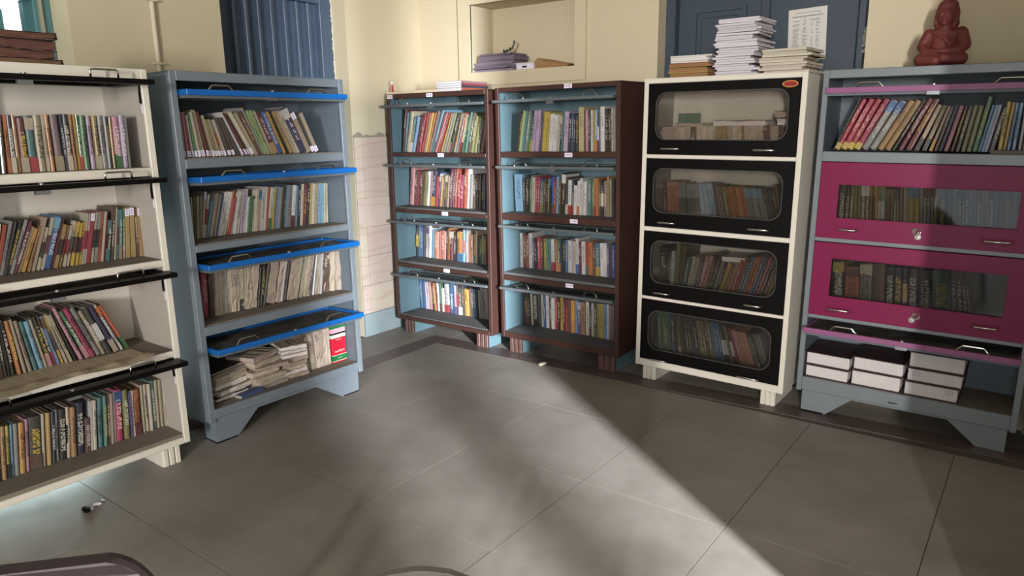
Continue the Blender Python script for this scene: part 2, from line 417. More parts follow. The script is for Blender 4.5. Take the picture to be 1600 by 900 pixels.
# ragged cement edge above the dado
bm = bmesh.new(); r2 = random.Random(3)
yy = [3.432 + (4.14 - 3.432) * i / 40 for i in range(41)]; up = [1.446 + 0.008 + 0.032 * abs(math.sin(i * 0.55) * math.sin(i * 0.23 + 1)) * r2.uniform(0.5, 1.2) for i in range(41)]
for i in range(40):
    vs = [bm.verts.new(c) for c in ((LX + 0.008, yy[i], 1.445), (LX + 0.008, yy[i + 1], 1.445), (LX + 0.004, yy[i + 1], up[i + 1]), (LX + 0.004, yy[i], up[i]))]; bm.faces.new(vs)
    ws = [bm.verts.new(c) for c in ((LX, yy[i], up[i]), (LX, yy[i + 1], up[i + 1]))]; bm.faces.new((vs[3], vs[2], ws[1], ws[0]))
obj('cement_edge', bm, M_CEM, wl)

# left door: recessed, boarded with battens
def door_root(name):
    o = bpy.data.objects.new(name, None); COL.objects.link(o); o['kind'] = 'structure'; return o
d1 = door_root('door_1'); X = -4.10
boxo('door_frame', (X - 0.06, X + 0.03, 3.33, 3.43, 0, 2.40), M_DOOR, d1, bevel=0.004)
boxo('door_frame', (X - 0.06, X + 0.03, 2.505, 2.58, 0, 2.40), M_DOOR, d1, bevel=0.004)
boxo('door_frame', (X - 0.06, X + 0.03, 2.58, 3.33, 2.325, 2.40), M_DOOR, d1, bevel=0.004)
edges = [2.58, 2.69, 2.775, 2.865, 2.96, 3.06, 3.155, 3.245, 3.33]
for i in range(8):
    boxo('door_plank', (X - 0.05, X - 0.015 + 0.004 * (i % 2), edges[i] + 0.002, edges[i + 1] - 0.002, 0.01, 2.325), M_DOOR, d1, bevel=0.003)
for i in range(1, 8):
    boxo('door_batten', (X - 0.016, X + 0.024, edges[i] - 0.012, edges[i] + 0.012, 0.01, 2.322), M_DOOR, d1, bevel=0.004)
for y, z in ((2.82, 2.16), (3.02, 2.12)):
    pass
bm = bmesh.new(); r2 = random.Random(5)
for i in range(60):
    z = 1.5 + i * 0.015; w = r2.uniform(0.003, 0.011); vs = [bm.verts.new(c) for c in ((X + 0.032, 3.427 - w, z), (X + 0.032, 3.43, z), (X + 0.032, 3.43, z + 0.015), (X + 0.032, 3.427 - w * r2.uniform(0.5, 1.3), z + 0.015))]; bm.faces.new(vs)
obj('chipped_plaster', bm, mat('chipped plaster', 'c9c2b2', 0.9, 0, 0.3, 20), d1)

# left window door behind the white bookcase: frame, a leaf ajar and bright outside
d2 = door_root('door_2'); X = -4.15
boxo('door_frame', (X - 0.07, X + 0.03, 1.605, 1.685, 0, 2.70), M_TEALD, d2, bevel=0.004)
boxo('door_frame', (X - 0.07, X + 0.03, 0.75, 0.80, 0, 2.70), M_TEALD, d2, bevel=0.004)
boxo('door_frame', (X - 0.07, X + 0.03, 0.80, 1.605, 2.63, 2.70), M_TEALD, d2, bevel=0.004)
boxo('door_frame', (X - 0.07, X + 0.03, 0.80, 1.605, 2.14, 2.20), M_TEALD, d2, bevel=0.004)
boxo('door_stop', (X - 0.06, X - 0.01, 1.575, 1.605, 0, 2.14), M_TEALD, d2)
for z0, z1, ang in ((1.0, 2.12, 14), (0.02, 0.98, 82)):      # upper half ajar; unseen lower half opened to let light under the bookcase
    Ml = T((X - 0.03, 0.80, 0)) @ RZ(math.radians(ang))
    lf = boxo('door_leaf', (-0.035, 0, 0, 0.78, z0, z1), M_TEALD, d2, Ml, bevel=0.003)
    boxo('door_panel', (0, 0.012, 0.10, 0.66, z0 + 0.12, z1 - 0.12), M_TEALD, lf, bevel=0.006)
boxo('door_bolt', (X + 0.03, X + 0.045, 1.625, 1.64, 1.98, 2.22), mat('bright bolt', 'b9b4a4', 0.4, 0.6, 0.2, 20), d2)
# a pale wall of the building across the lane
bm = bmesh.new(); box(bm, -9.4, -9.2, -2, 9, 0, 5); box(bm, -9.22, -9.15, 3.55, 3.80, 1.9, 2.35)
o = structure('trim_2', bm, mat('pale plaster', 'e8ece8', 0.8, 0, 0.05, 2))

# right door: recessed, two panelled leaves
d3 = door_root('door_3'); Y = 4.30
boxo('door_frame', (-1.985, -1.925, Y - 0.05, Y + 0.06, 0, 2.65), M_DOORR, d3, bevel=0.004)
boxo('door_frame', (-0.90, -0.835, Y - 0.05, Y + 0.06, 0, 2.65), M_DOORR, d3, bevel=0.004)
boxo('door_frame', (-1.925, -0.90, Y - 0.05, Y + 0.06, 2.58, 2.65), M_DOORR, d3, bevel=0.004)
def leaf_door(x0, x1, panels):
    o = boxo('door_leaf', (x0, x1, Y + 0.01, Y + 0.05, 0.01, 2.58), M_DOORR, d3, bevel=0.003)
    for (a, b, z0, z1) in panels:
        bm = bmesh.new()
        ring(bm, [(a, z0), (b, z0), (b, z1), (a, z1)], [(a + 0.022, z0 + 0.022), (b - 0.022, z0 + 0.022), (b - 0.022, z1 - 0.022), (a + 0.022, z1 - 0.022)], Y - 0.004, Y + 0.012)
        obj('panel_moulding', bm, M_DOORR, o)
        boxo('door_panel', (a + 0.05, b - 0.05, Y, Y + 0.012, z0 + 0.05, z1 - 0.05), M_DOORR, o, bevel=0.008)
leaf_door(-1.925, -1.42, [(-1.83, -1.51, 1.55, 2.17), (-1.83, -1.51, 0.2, 1.35), (-1.83, -1.51, 2.26, 2.5)])
leaf_door(-1.38, -0.90, [(-1.32, -0.965, 0.2, 1.35), (-1.32, -0.965, 2.26, 2.5)])
boxo('door_batten', (-1.425, -1.375, Y - 0.012, Y + 0.03, 0.01, 2.58), M_DOORR, d3, bevel=0.004)
bm = bmesh.new(); r2 = random.Random(8)
for i in range(50):
    z = 1.6 + i * 0.016; w = r2.uniform(0.002, 0.012) + (0.02 if 15 < i < 24 else 0); vs = [bm.verts.new(c) for c in ((-0.84 - w, Y - 0.052, z), (-0.835, Y - 0.052, z), (-0.835, Y - 0.052, z + 0.016), (-0.84 - w * r2.uniform(0.5, 1.2), Y - 0.052, z + 0.016))]; bm.faces.new(vs)
obj('chipped_plaster', bm, MATS['chipped plaster'], d3)

# conduit with two clips on the left wall
pc = thing('wall_conduit', 'thin cream conduit running up the wall above the grey bookcase', 'pipe', T((LX + 0.014, 2.10, 1.0)))
bm = bmesh.new(); tube(bm, [(0, 0, 0), (0, 0, 2.1)], 0.013, 10); obj('pipe', bm, mat('painted conduit', 'c9c2aa', 0.6, 0, 0.2, 8), pc, smooth=True)
for z in (0.86, 1.18):
    bm = bmesh.new(); box(bm, -0.014, 0.016, -0.03, 0.03, z - 0.006, z + 0.006); obj('pipe_clip', bm, MATS['painted conduit'], pc, bevel=0.003)

# ------------------------------------------------------------------ bookcases
def caseM(px, py, th, w, lean, back):
    return T((px, py, 0)) @ RZ(th) @ T((w / 2, 0, 0)) @ RX(-back) @ RY(lean) @ T((-w / 2, 0, 0))


CASE = {
    'A': ((-3.09412, 0.6432, 1.55623, 0.95, 0.00207, 0.00386), 'white open bookcase'),
    'B': ((-3.12219, 1.7225, 1.55175, 0.96079, 0.00099, 0.01457), 'blue-flap bookcase'),
    'C': ((-3.85768, 3.6962, 0.01779, 0.90769, -0.00126, 0.00285), 'corner brown bookcase'),
    'D': ((-2.89554, 3.74914, 0.00597, 0.89709, -0.00735, -0.00842), 'right brown bookcase'),
    'E': ((-1.89092, 3.77038, -0.01159, 0.87814, 0.00673, 0.00251), 'black-door bookcase'),
    'F': ((-0.95477, 3.7919, 0.00765, 0.9677, 0.01018, 0.00089), 'magenta-door bookcase'),
}
CM = {k: caseM(*v[0]) for k, v in CASE.items()}


def handle_bow(parent, M, m, kind):
    """bow handle: feet at x=+-w/2, standing off along -y"""
    bm = bmesh.new()
    if kind == 'rod':
        w, h = 0.052, 0.032
        tube(bm, [(-w, 0, 0), (-w, -h * 0.8, 0), (-w + 0.004, -h * 0.95, 0), (-w + 0.01, -h, 0), (w - 0.01, -h, 0), (w - 0.004, -h * 0.95, 0), (w, -h * 0.8, 0), (w, 0, 0)], 0.0042, 8)
    elif kind == 'strap':
        w, h = 0.055, 0.03
        tube(bm, [(-w - 0.012, 0, 0), (-w, -h * 0.5, 0), (-w + 0.015, -h, 0), (w - 0.015, -h, 0), (w, -h * 0.5, 0), (w + 0.012, 0, 0)], 0.0045, 6)
    else:
        n = 12; w, h = 0.045, 0.036
        tube(bm, [(-w * math.cos(PI * k / n), -h * math.sin(PI * k / n), 0) for k in range(n + 1)], 0.0036, 6)
        for s in (-1, 1): box(bm, s * w - 0.009, s * w + 0.009, -0.003, 0, -0.006, 0.006)
    return obj('handle', bm, m, parent, M, smooth=(kind != 'strap'))


def flap(case, u0, u1, z, v, Hd, m, pane_m, hk, thick=0.02, b=(0.07, 0.07, 0.05, 0.075), r=0.03, droop=0.0, skew=0.0, inner=None, lock='catch', rooted=None):
    """a glazed door lifted level and pushed back into its compartment; local x across, -y its face, z up when shut"""
    W = u1 - u0
    M = T((u0, v, z)) @ RZ(skew) @ RX(-PI / 2 + droop)
    bm = bmesh.new(); l, rr, t, bo = b
    ring(bm, orect(0, W, 0, Hd), rrect(l, W - rr, bo, Hd - t, r), 0, thick)
    d = obj('door', bm, m, case, M, bevel=0.002)
    bm = bmesh.new(); box(bm, l - 0.01, W - rr + 0.01, thick * 0.4, thick * 0.4 + 0.004, bo - 0.01, Hd - t + 0.01)
    obj('pane', bm, pane_m, d)
    for s in (0.2, 0.8): handle_bow(d, T((W * s, 0.0 if bo > 0.03 else thick * 0.4, max(bo * 0.5, 0.03))), M_CHROME, hk)
    if inner:
        bm = bmesh.new(); ring(bm, [(0.006, 0.012), (W - 0.006, 0.012), (W - 0.006, Hd - 0.01), (0.006, Hd - 0.01)], [(l + 0.05, bo + 0.06), (W - rr - 0.05, bo + 0.06), (W - rr - 0.05, Hd - t - 0.04), (l + 0.05, Hd - t - 0.04)], thick, thick + 0.012)
        obj('inner_frame', bm, inner, d)
    if lock == 'catch':
        bm = bmesh.new(); box(bm, W * 0.49 - 0.025, W * 0.49 + 0.025, thick, thick + 0.016, bo * 0.25, bo * 0.25 + 0.02); obj('lock_case', bm, M_STEEL, d)
        bm = bmesh.new(); tube(bm, [(W * 0.49, 0.001, bo * 0.4), (W * 0.49, -0.006, bo * 0.4)], 0.009, 10); obj('lock', bm, M_STEEL, d)
    return d


def shut_door(case, u0, u1, z0, z1, hole, m, pane_m, r, handles, thick=0.018, v=-0.003):
    bm = bmesh.new(); W, Hd = u1 - u0, z1 - z0
    ring(bm, orect(0, W, 0, Hd), rrect(hole[0] - u0, hole[1] - u0, hole[2] - z0, hole[3] - z0, r, 6), 0, thick)
    d = obj('door', bm, m, case, T((u0, v, z0)), bevel=0.002)
    bm = bmesh.new(); ring(bm, rrect(hole[0] - u0 - 0.001, hole[1] - u0 + 0.001, hole[2] - z0 - 0.001, hole[3] - z0 + 0.001, r), rrect(hole[0] - u0 + 0.003, hole[1] - u0 - 0.003, hole[2] - z0 + 0.003, hole[3] - z0 - 0.003, r), -0.002, 0.004)
    obj('pane_gasket', bm, mat('grey gasket', '3c3c3b', 0.6, 0, 0.2, 10) if r > 0.02 else m, d)
    bm = bmesh.new(); box(bm, hole[0] - u0 - 0.008, hole[1] - u0 + 0.008, thick * 0.6, thick * 0.6 + 0.003, hole[2] - z0 - 0.008, hole[3] - z0 + 0.008)
    obj('pane', bm, pane_m, d)
    for (a, b, z) in handles:
        c = (a + b) / 2 - u0; w = (b - a) / 2; zz = z - z0
        bm = bmesh.new(); tube(bm, [(c - w, 0, zz), (c - w * 0.96, -0.02, zz), (c - w * 0.85, -0.026, zz), (c + w * 0.85, -0.026, zz), (c + w * 0.96, -0.02, zz), (c + w, 0, zz)], 0.0055, 8)
        h = obj('handle', bm, M_CHROME, d, smooth=True)
        bm = bmesh.new(); box(bm, c - w - 0.014, c + w + 0.014, -0.0025, 0, zz - 0.012, zz + 0.012); obj('handle_plate', bm, m, d, bevel=0.001)
    return d


def shell(code, name, label, H, bot, d, rails, shelfz, top_b, stile, mo, mi, mshelf, mside=None):
    """carcass: sides, back, top, shelves, face frame.  rails = [(z_bottom, z_top)] of the face members, lowest first"""
    w = CASE[code][0][3]; c = thing(name, label, 'bookcase', CM[code]); t = 0.018
    mside = mside or mo
    for u0 in (0, w - t): boxo('side_panel', (u0, u0 + t, 0.012, d, bot, H), mside, c, bevel=0.002)
    boxo('back_panel', (t, w - t, d - 0.012, d, bot, H), mo, c)
    boxo('top_panel', (0, w, 0.004, d, H - 0.012, H), mo, c, bevel=0.002)
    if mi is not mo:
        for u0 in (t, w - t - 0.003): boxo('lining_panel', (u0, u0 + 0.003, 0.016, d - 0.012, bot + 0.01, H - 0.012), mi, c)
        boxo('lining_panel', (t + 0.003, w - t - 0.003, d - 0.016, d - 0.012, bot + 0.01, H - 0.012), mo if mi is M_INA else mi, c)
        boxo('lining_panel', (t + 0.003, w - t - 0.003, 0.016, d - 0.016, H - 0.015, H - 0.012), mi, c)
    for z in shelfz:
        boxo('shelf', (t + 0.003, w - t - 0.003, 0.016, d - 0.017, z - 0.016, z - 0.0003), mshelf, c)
    for u0 in (0, w - stile): boxo('stile', (u0, u0 + stile, 0, 0.016, bot, H), mo, c, bevel=0.002)
    for z0, z1 in rails: boxo('rail', (stile, w - stile, 0, 0.016, z0, z1), mo, c, bevel=0.003)
    boxo('rail', (stile, w - stile, 0, 0.016, top_b, H), mo, c, bevel=0.003)
    return c


def ribbed_feet(c, spans, z1, d, m, mrib, minner=None):
    for a, b in spans:
        f = boxo('foot', (a, b, 0.03, d - 0.03, 0, z1), minner or m, c)
        n = 3; w = (b - a) / n
        for i in range(n): boxo('foot_rib', (a + i * w + 0.003, a + (i + 1) * w - 0.003, 0.012, 0.03, 0, z1), mrib, f, bevel=0.003)
        boxo('foot_front', (a, b, 0.022, 0.03, 0, z1), m, f)


def plinth(c, poly, z1, u0, u1, d, m):
    bm = bmesh.new(); prism(bm, poly, 0.012, 0.028); obj('plinth', bm, m, c)
    for a in (u0, u1 - 0.016):
        bm = bmesh.new()
        box(bm, a, a + 0.016, 0.028, 0.12, 0, z1); box(bm, a, a + 0.016, 0.12, d - 0.1, z1 * 0.7, z1); box(bm, a, a + 0.016, d - 0.1, d - 0.01, 0, z1)
        bmesh.ops.remove_doubles(bm, verts=bm.verts, dist=1e-5); obj('plinth_side', bm, m, c)
    for a in (u0 - 0.002, u1 - 0.112): boxo('foot_pad', (a, a + 0.114, 0.01, 0.12, 0, 0.006), M_BLACK, c)


def number_label(c, u, z, w=0.055, h=0.026, ink=None, v=-0.002):
    l = boxo('number_label', (u - w / 2, u + w / 2, v, v + 0.0015, z - h / 2, z + h / 2), M_LABEL, c)
    bm = bmesh.new(); r = random.Random(int(u * 1000 + z * 100))
    n = 7; s = w * 0.72 / n
    for i in range(n):
        if i == 3: box(bm, u - w * 0.36 + i * s, u - w * 0.36 + (i + 0.7) * s, v - 0.0006, v, z - 0.001, z + 0.001); continue
        x = u - w * 0.36 + i * s; hh = h * r.uniform(0.17, 0.24)
        box(bm, x, x + s * 0.22, v - 0.0006, v, z - hh, z + hh); box(bm, x + s * 0.22, x + s * 0.7, v - 0.0006, v, z + hh - 0.0015, z + hh)
        box(bm, x + s * 0.5, x + s * 0.7, v - 0.0006, v, z - hh * r.random(), z + hh)
    obj('number_print', bm, ink or M_PRINTV, l)


# A - white, black glazed flaps
A = shell('A', 'bookcase', 'white open bookcase with black lifted flaps, nearest the camera against the window wall', 1.758, 0.088, 0.395,
          [(0.088, 0.118), (0.507, 0.536), (0.922, 0.953), (1.318, 1.354)], [0.132, 0.536, 0.953, 1.356], 1.70, 0.027, M_CREAMW, M_INA, M_DUST)
for (z, v, dr) in ((1.712, -0.092, 0.01), (1.314, -0.10, 0.0), (0.905, -0.092, -0.01), (0.502, -0.094, -0.012)):
    f = flap(A, 0.02, 0.935, z, v, 0.335, M_BLACK, M_PANE, 'rod', 0.02, (0.06, 0.06, 0.05, 0.06), 0.04, dr)
for z in (1.62, 1.22, 0.81, 0.41):
    bm = bmesh.new(); tube(bm, [(0.929, 0.03, z + 0.075), (0.926, 0.03, z + 0.04), (0.926, 0.03, z)], 0.006, 6); obj('hinge_arm', bm, M_BLACK, A)
    boxo('paper_tab', (0.9265, 0.929, 0.022, 0.034, z - 0.04, z - 0.008), M_LABEL, A)
ribbed_feet(A, ((0.045, 0.12), (0.82, 0.905)), 0.088, 0.395, M_CREAMW, M_CREAMW)

# B - blue grey, blue flaps
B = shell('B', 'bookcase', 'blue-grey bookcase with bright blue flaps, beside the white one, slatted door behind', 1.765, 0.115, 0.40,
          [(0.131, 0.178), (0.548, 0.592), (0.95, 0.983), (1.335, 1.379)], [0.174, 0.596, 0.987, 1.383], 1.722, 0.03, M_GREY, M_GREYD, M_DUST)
for (z, v, dr, sk) in ((1.683, -0.07, 0.02, 0.0), (1.300, -0.105, -0.02, 0.0), (0.897, -0.085, -0.012, 0.0), (0.489, -0.08, -0.02, 0.0)):
    flap(B, 0.036, 0.928, z, v, 0.33, M_BLUE, M_PANEDUST, 'strap', 0.026, (0.014, 0.014, 0.02, 0.014), 0.006, dr, sk, M_FLAPG)
plinth(B, [(0.03, 0), (0.144, 0), (0.268, 0.112), (0.632, 0.112), (0.809, 0), (0.928, 0), (0.928, 0.131), (0.03, 0.131)], 0.118, 0.03, 0.928, 0.40, M_GREY)
for z in (1.66, 1.275):
    bm = bmesh.new(); box(bm, 0.935, 0.940, 0.02, 0.30, z - 0.035, z + 0.005); obj('slide_rail', bm, M_GREYD, B)

# C, D - brown outside, teal inside
def brown(code, label, H, d, tops, bots, shelfz, top_b, flaps, feet, labels):
    w = CASE[code][0][3]
    c = shell(code, 'bookcase', label, H, bots[0], d, list(zip(bots, tops)), shelfz, top_b, 0.026, M_BROWN, M_TEALIN, M_DUSTD)
    for (z, vl, vr, dr) in flaps:
        flap(c, 0.0 if code == 'C' else 0.012, w - 0.04, z, vl, 0.325, M_FLAPG, M_PANEDUST, 'arc', 0.018, (0.06, 0.06, 0.05, 0.07), 0.008, dr, math.atan2(vr - vl, w), None)
    ribbed_feet(c, feet, bots[0], d, M_BROWN, mat('worn brown rib', '604640', 0.5, 0, 0.5, 14, dirt='42302a', dirt_amt=0.6), M_TEALIN)
    for i, (u, z) in enumerate(labels): number_label(c, u, z, ink=mat('red violet ink', 'a06a80', 0.7, 0, 0.2, 20) if (code == 'C' and i == 0) else None)
    return c
Cc = brown('C', 'brown metal bookcase in the room corner, angled beside the tiled wall', 1.741, 0.40, [0.128, 0.532, 0.935, 1.335], [0.098, 0.503, 0.907, 1.309], [0.135, 0.548, 0.946, 1.335], 1.708,
           [(1.665, -0.06, 0.0, 0.01), (1.255, -0.05, -0.006, -0.02), (0.850, -0.04, 0.0, -0.06), (0.450, -0.028, 0.002, -0.07)], ((0.064, 0.154), (0.756, 0.857)),
           [(0.035, 1.722), (0.41, 1.722), (0.495, 1.322), (0.515, 0.921), (0.515, 0.517)])
Dd = brown('D', 'wider brown metal bookcase standing between the corner one and the black-door one', 1.748, 0.385, [0.144, 0.537, 0.952, 1.349], [0.103, 0.505, 0.910, 1.314], [0.144, 0.555, 0.952, 1.349], 1.720,
           [(1.672, -0.05, -0.004, 0.0), (1.262, -0.034, -0.004, -0.01), (0.876, -0.02, -0.005, -0.05), (0.461, -0.03, -0.008, -0.06)], ((0.056, 0.157), (0.748, 0.868)),
           [(0.55, 1.735), (0.55, 1.332), (0.585, 0.930), (0.55, 0.521)])

# E - white with shut black doors
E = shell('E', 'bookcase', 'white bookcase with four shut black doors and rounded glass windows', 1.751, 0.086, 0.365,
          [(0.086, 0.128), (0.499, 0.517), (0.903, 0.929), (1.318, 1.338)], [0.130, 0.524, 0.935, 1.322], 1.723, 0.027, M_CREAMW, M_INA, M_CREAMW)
EH = [(0.12, 0.231, 1.371), (0.637, 0.748, 1.371), (0.118, 0.224, 0.960), (0.638, 0.745, 0.963), (0.111, 0.206, 0.549), (0.645, 0.735, 0.553), (0.110, 0.206, 0.142), (0.636, 0.745, 0.146)]
for i, (z0, z1, hz0, hz1) in enumerate(((1.340, 1.721, 1.419, 1.674), (0.931, 1.316, 1.013, 1.263), (0.519, 0.901, 0.603, 0.854), (0.130, 0.497, 0.199, 0.438))):
    dr = shut_door(E, 0.029, 0.849, z0, z1, (0.078, 0.798, hz0, hz1), M_BLACK, M_PANED if i else M_PANE, 0.062, EH[2 * i:2 * i + 2])
    if i == 0:
        bm = bmesh.new(); n = 28
        pts = [(0.798 - 0.029 + 0.038 * math.cos(2 * PI * k / n), 1.694 - z0 + 0.0165 * math.sin(2 * PI * k / n)) for k in range(n)]; prism(bm, pts, -0.0025, 0)
        em = obj('emblem', bm, mat('red emblem', '9c2320', 0.4, 0, 0.2, 20), dr)
        bm = bmesh.new(); ring(bm, pts, [(0.769 + (x - 0.769) * 0.9, 0.354 + (z - 0.354) * 0.82) for x, z in pts], -0.0038, -0.0015); obj('emblem_rim', bm, mat('yellow rim', 'd8a040', 0.4, 0, 0.1, 20), em)
        bm = bmesh.new()
        for k in range(6):
            x = 0.745 + k * 0.0085; box(bm, x, x + 0.002, -0.0032, -0.002, 0.347, 0.362); box(bm, x + 0.002, x + 0.0055, -0.0032, -0.002, 0.3595 if k % 2 else 0.347, 0.362 if k % 2 else 0.3495)
        obj('emblem_print', bm, mat('maroon ink', '4a1418', 0.6, 0, 0.2, 20), em)
ribbed_feet(E, ((0.042, 0.127), (0.756, 0.836)), 0.086, 0.365, M_CREAMW, M_CREAMW)

# F - grey with magenta doors
F = shell('F', 'bookcase', 'grey bookcase with two shut magenta doors, clay figure on top', 1.744, 0.112, 0.34,
          [(0.119, 0.19), (0.515, 0.55), (0.915, 0.951), (1.311, 1.360)], [0.187, 0.566, 0.965, 1.356], 1.704, 0.026, M_FGREY, M_GREYD, M_DUST)
FH = [[(0.133, 0.221, 0.984), (0.74, 0.842, 0.981)], [(0.118, 0.224, 0.578), (0.745, 0.839, 0.588)]]
for i, (z0, z1, hz0, hz1) in enumerate(((0.935, 1.309, 1.036, 1.205), (0.534, 0.912, 0.638, 0.838))):
    dr = shut_door(F, 0.027, 0.941, z0, z1, (0.115, 0.855, hz0, hz1), M_MAG, M_PANED, 0.004, FH[i])
    x, z = (0.455, 0.987 - z0) if i == 0 else (0.472, 0.588 - z0)
    bm = bmesh.new(); tube(bm, [(x, 0, z - 0.012), (x, -0.008, z - 0.012)], 0.014, 14); lk = obj('lock', bm, M_CHROME, dr)
    bm = bmesh.new(); n = 18; q = (x - 0.006, z + 0.012) if i == 0 else (x + 0.016, z + 0.01)
    tube(bm, [(q[0] + 0.016 * math.cos(2 * PI * k / n), -0.011, q[1] + 0.016 * math.sin(2 * PI * k / n)) for k in range(n + 1)], 0.0022, 6); obj('key_ring', bm, M_CHROME, dr)
    bm = bmesh.new(); tube(bm, [(q[0] + 0.008 * math.cos(2 * PI * k / n), -0.012, q[1] + 0.011 * math.sin(2 * PI * k / n)) for k in range(n + 1)], 0.002, 6); obj('key_ring', bm, M_CHROME, dr)
    boxo('key', (x - 0.004, x + 0.004, -0.028, -0.008, z - 0.016, z - 0.008), M_CHROME, dr)
for (z, v, dr) in ((1.660, -0.03, 0.01), (0.474, -0.058, -0.02)):
    flap(F, 0.022, 0.945, z, v, 0.33, M_MAGP, M_PANEDUST, 'strap', 0.026, (0.014, 0.014, 0.02, 0.014), 0.006, dr, 0, M_GREYD)
plinth(F, [(0.03, 0), (0.15, 0), (0.272, 0.108), (0.697, 0.108), (0.828, 0), (0.936, 0), (0.936, 0.12), (0.03, 0.12)], 0.115, 0.03, 0.936, 0.34, M_FGREY)
boxo('drip_slot', (0.44, 0.48, -0.001, 0.002, 0.138, 0.143), M_BLACK, F)

# unseen light-blocking pier; a plain grey cupboard at the end of the row
bm = bmesh.new(); box(bm, 0.185, 0.85, 1.735, 2.15, 0, 3.2); structure('trim_3', bm, M_WALL)
c = thing('steel_cupboard', 'plain grey steel cupboard at the end of the row past the magenta-door bookcase', 'cupboard', T((0.035, 3.80, 0)))
w, d, H = 0.9, 0.335, 1.74
boxo('carcass', (0, w, 0.02, d, 0.10, H), M_FGREY, c, bevel=0.003)
for a, b in ((0.004, w / 2 - 0.002), (w / 2 + 0.002, w - 0.004)):
    dd = boxo('door', (a, b, 0, 0.02, 0.11, H - 0.01), M_FGREY, c, bevel=0.003)
    x = b - 0.05 if a < w / 2 - 0.1 else a + 0.05
    bm = bmesh.new(); tube(bm, [(x, 0, 0.95), (x, -0.025, 0.96), (x, -0.025, 1.06), (x, 0, 1.07)], 0.006, 8); obj('handle', bm, M_CHROME, dd)
for a in (0.02, w - 0.08):
    for y in (0.03, d - 0.07): boxo('leg', (a, a + 0.06, y, y + 0.05, 0, 0.10), M_FGREY, c)

# ------------------------------------------------------------------ books: shared unit meshes (x thickness, y depth from the spine, z height)
def unit_cover(kind, seed=0):
    bm = bmesh.new(); r = random.Random(seed)
    if kind == 'hard':       # rounded spine and two overhanging boards
        n = 5; out = [(0.5 - 0.5 * math.cos(PI * k / n), 0.05 - 0.05 * math.sin(PI * k / n)) for k in range(n + 1)]
        prof = [(0, 1.0)] + out + [(1, 1.0), (0.93, 1.0), (0.93, 0.08)] + [(0.07, 0.08), (0.07, 1.0)]
    else:                    # square-backed paper cover
        prof = [(0, 0.985), (0, 0.012), (0.05, 0.0), (0.95, 0.0), (1, 0.012), (1, 0.985), (0.965, 0.985), (0.965, 0.03), (0.035, 0.03), (0.035, 0.985)]
    zs = [0.0, 1.0] if kind != 'worn' else [i / 7 for i in range(8)]
    rows = []
    for i, z in enumerate(zs):
        dx = [(r.uniform(-0.09, 0.09), r.uniform(-0.03, 0.05)) if kind == 'worn' else (0, 0) for _ in prof]
        rows.append([bm.verts.new((x + a[0], y + a[1] * (1 if y < 0.5 else 0.3), z + (r.uniform(-0.012, 0.012) if kind == 'worn' and i == len(zs) - 1 else 0))) for (x, y), a in zip(prof, dx)])
    n = len(prof)
    for i in range(len(zs) - 1):
        for k in range(n): bm.faces.new((rows[i][k], rows[i][(k + 1) % n], rows[i + 1][(k + 1) % n], rows[i + 1][k]))
    bm.faces.new(rows[0][::-1]); bm.faces.new(rows[-1])
    return mesh('cover_' + kind, bm, M_PAPER)


def unit_pages(kind, seed=0):
    bm = bmesh.new(); r = random.Random(seed)
    x0, x1, z0, z1, y1 = (0.08, 0.92, 0.02, 0.978, 0.97) if kind in ('hard', 'worn') else (0.045, 0.955, 0.004, 0.99, 0.975)
    box(bm, x0, x1, 0.04, y1, z0, z1)
    if kind == 'worn':
        bmesh.ops.subdivide_edges(bm, edges=bm.edges, cuts=3, use_grid_fill=True)
        for v in bm.verts: v.co += Vector((r.uniform(-0.06, 0.06), r.uniform(-0.03, 0.03), r.uniform(-0.012, 0.012)))
    return mesh('pages_' + kind, bm, M_PAPER)


def unit_title(style, seed):
    bm = bmesh.new(); r = random.Random(seed)
    if style == 'bars':      # one or two rows of upright strokes running down the spine
        rows = r.choice(([(0.32, 0.72)], [(0.25, 0.5), (0.58, 0.8)]))
        for a, b in rows:
            z = r.uniform(0.82, 0.9); end = r.uniform(0.2, 0.42)
            while z > end:
                l = r.uniform(0.008, 0.02)
                if r.random() < 0.86:
                    q = r.random()
                    if q < 0.5: box(bm, a, b, -0.009, 0.0, z - l * 0.35, z)
                    elif q < 0.75: box(bm, a, b, -0.009, 0.0, z - l * 0.3, z); box(bm, b - (b - a) * 0.25, b, -0.009, 0, z - l, z - l * 0.3)
                    else: box(bm, a, a + (b - a) * 0.3, -0.009, 0.0, z - l, z)
                else: z -= 0.02
                z -= l * 1.35
    else:                    # round looped letters
        z = r.uniform(0.72, 0.8); end = r.uniform(0.15, 0.3)
        while z > end:
            s = r.uniform(0.026, 0.036); n = 9; a0 = r.uniform(0, 6.28); span = r.uniform(3.8, 5.6); cx = 0.5; A = []
            for k in range(n):
                a = a0 + span * k / (n - 1)
                A.append((bm.verts.new((cx + 0.3 * math.cos(a), -0.009, z + s * 0.5 * math.sin(a))), bm.verts.new((cx + 0.16 * math.cos(a), -0.009, z + s * 0.27 * math.sin(a)))))
            for k in range(n - 1): bm.faces.new((A[k][0], A[k + 1][0], A[k + 1][1], A[k][1]))
            if r.random() < 0.5: box(bm, 0.72, 0.86, -0.009, -0.004, z - s * 0.3, z + s * 0.2)
            z -= s * (1.15 if r.random() < 0.8 else 1.9)
    me = mesh('title_print', bm, M_PRINTD); return me


def unit_band(z0, z1):
    bm = bmesh.new(); box(bm, -0.004, 1.004, -0.006, 0.98, z0, z1); return mesh('cover_band', bm, M_PAPER)


def unit_label(z0, z1):
    bm = bmesh.new(); box(bm, 0.04, 0.96, -0.011, 0.02, z0, z1); return mesh('spine_label', bm, M_LABEL)


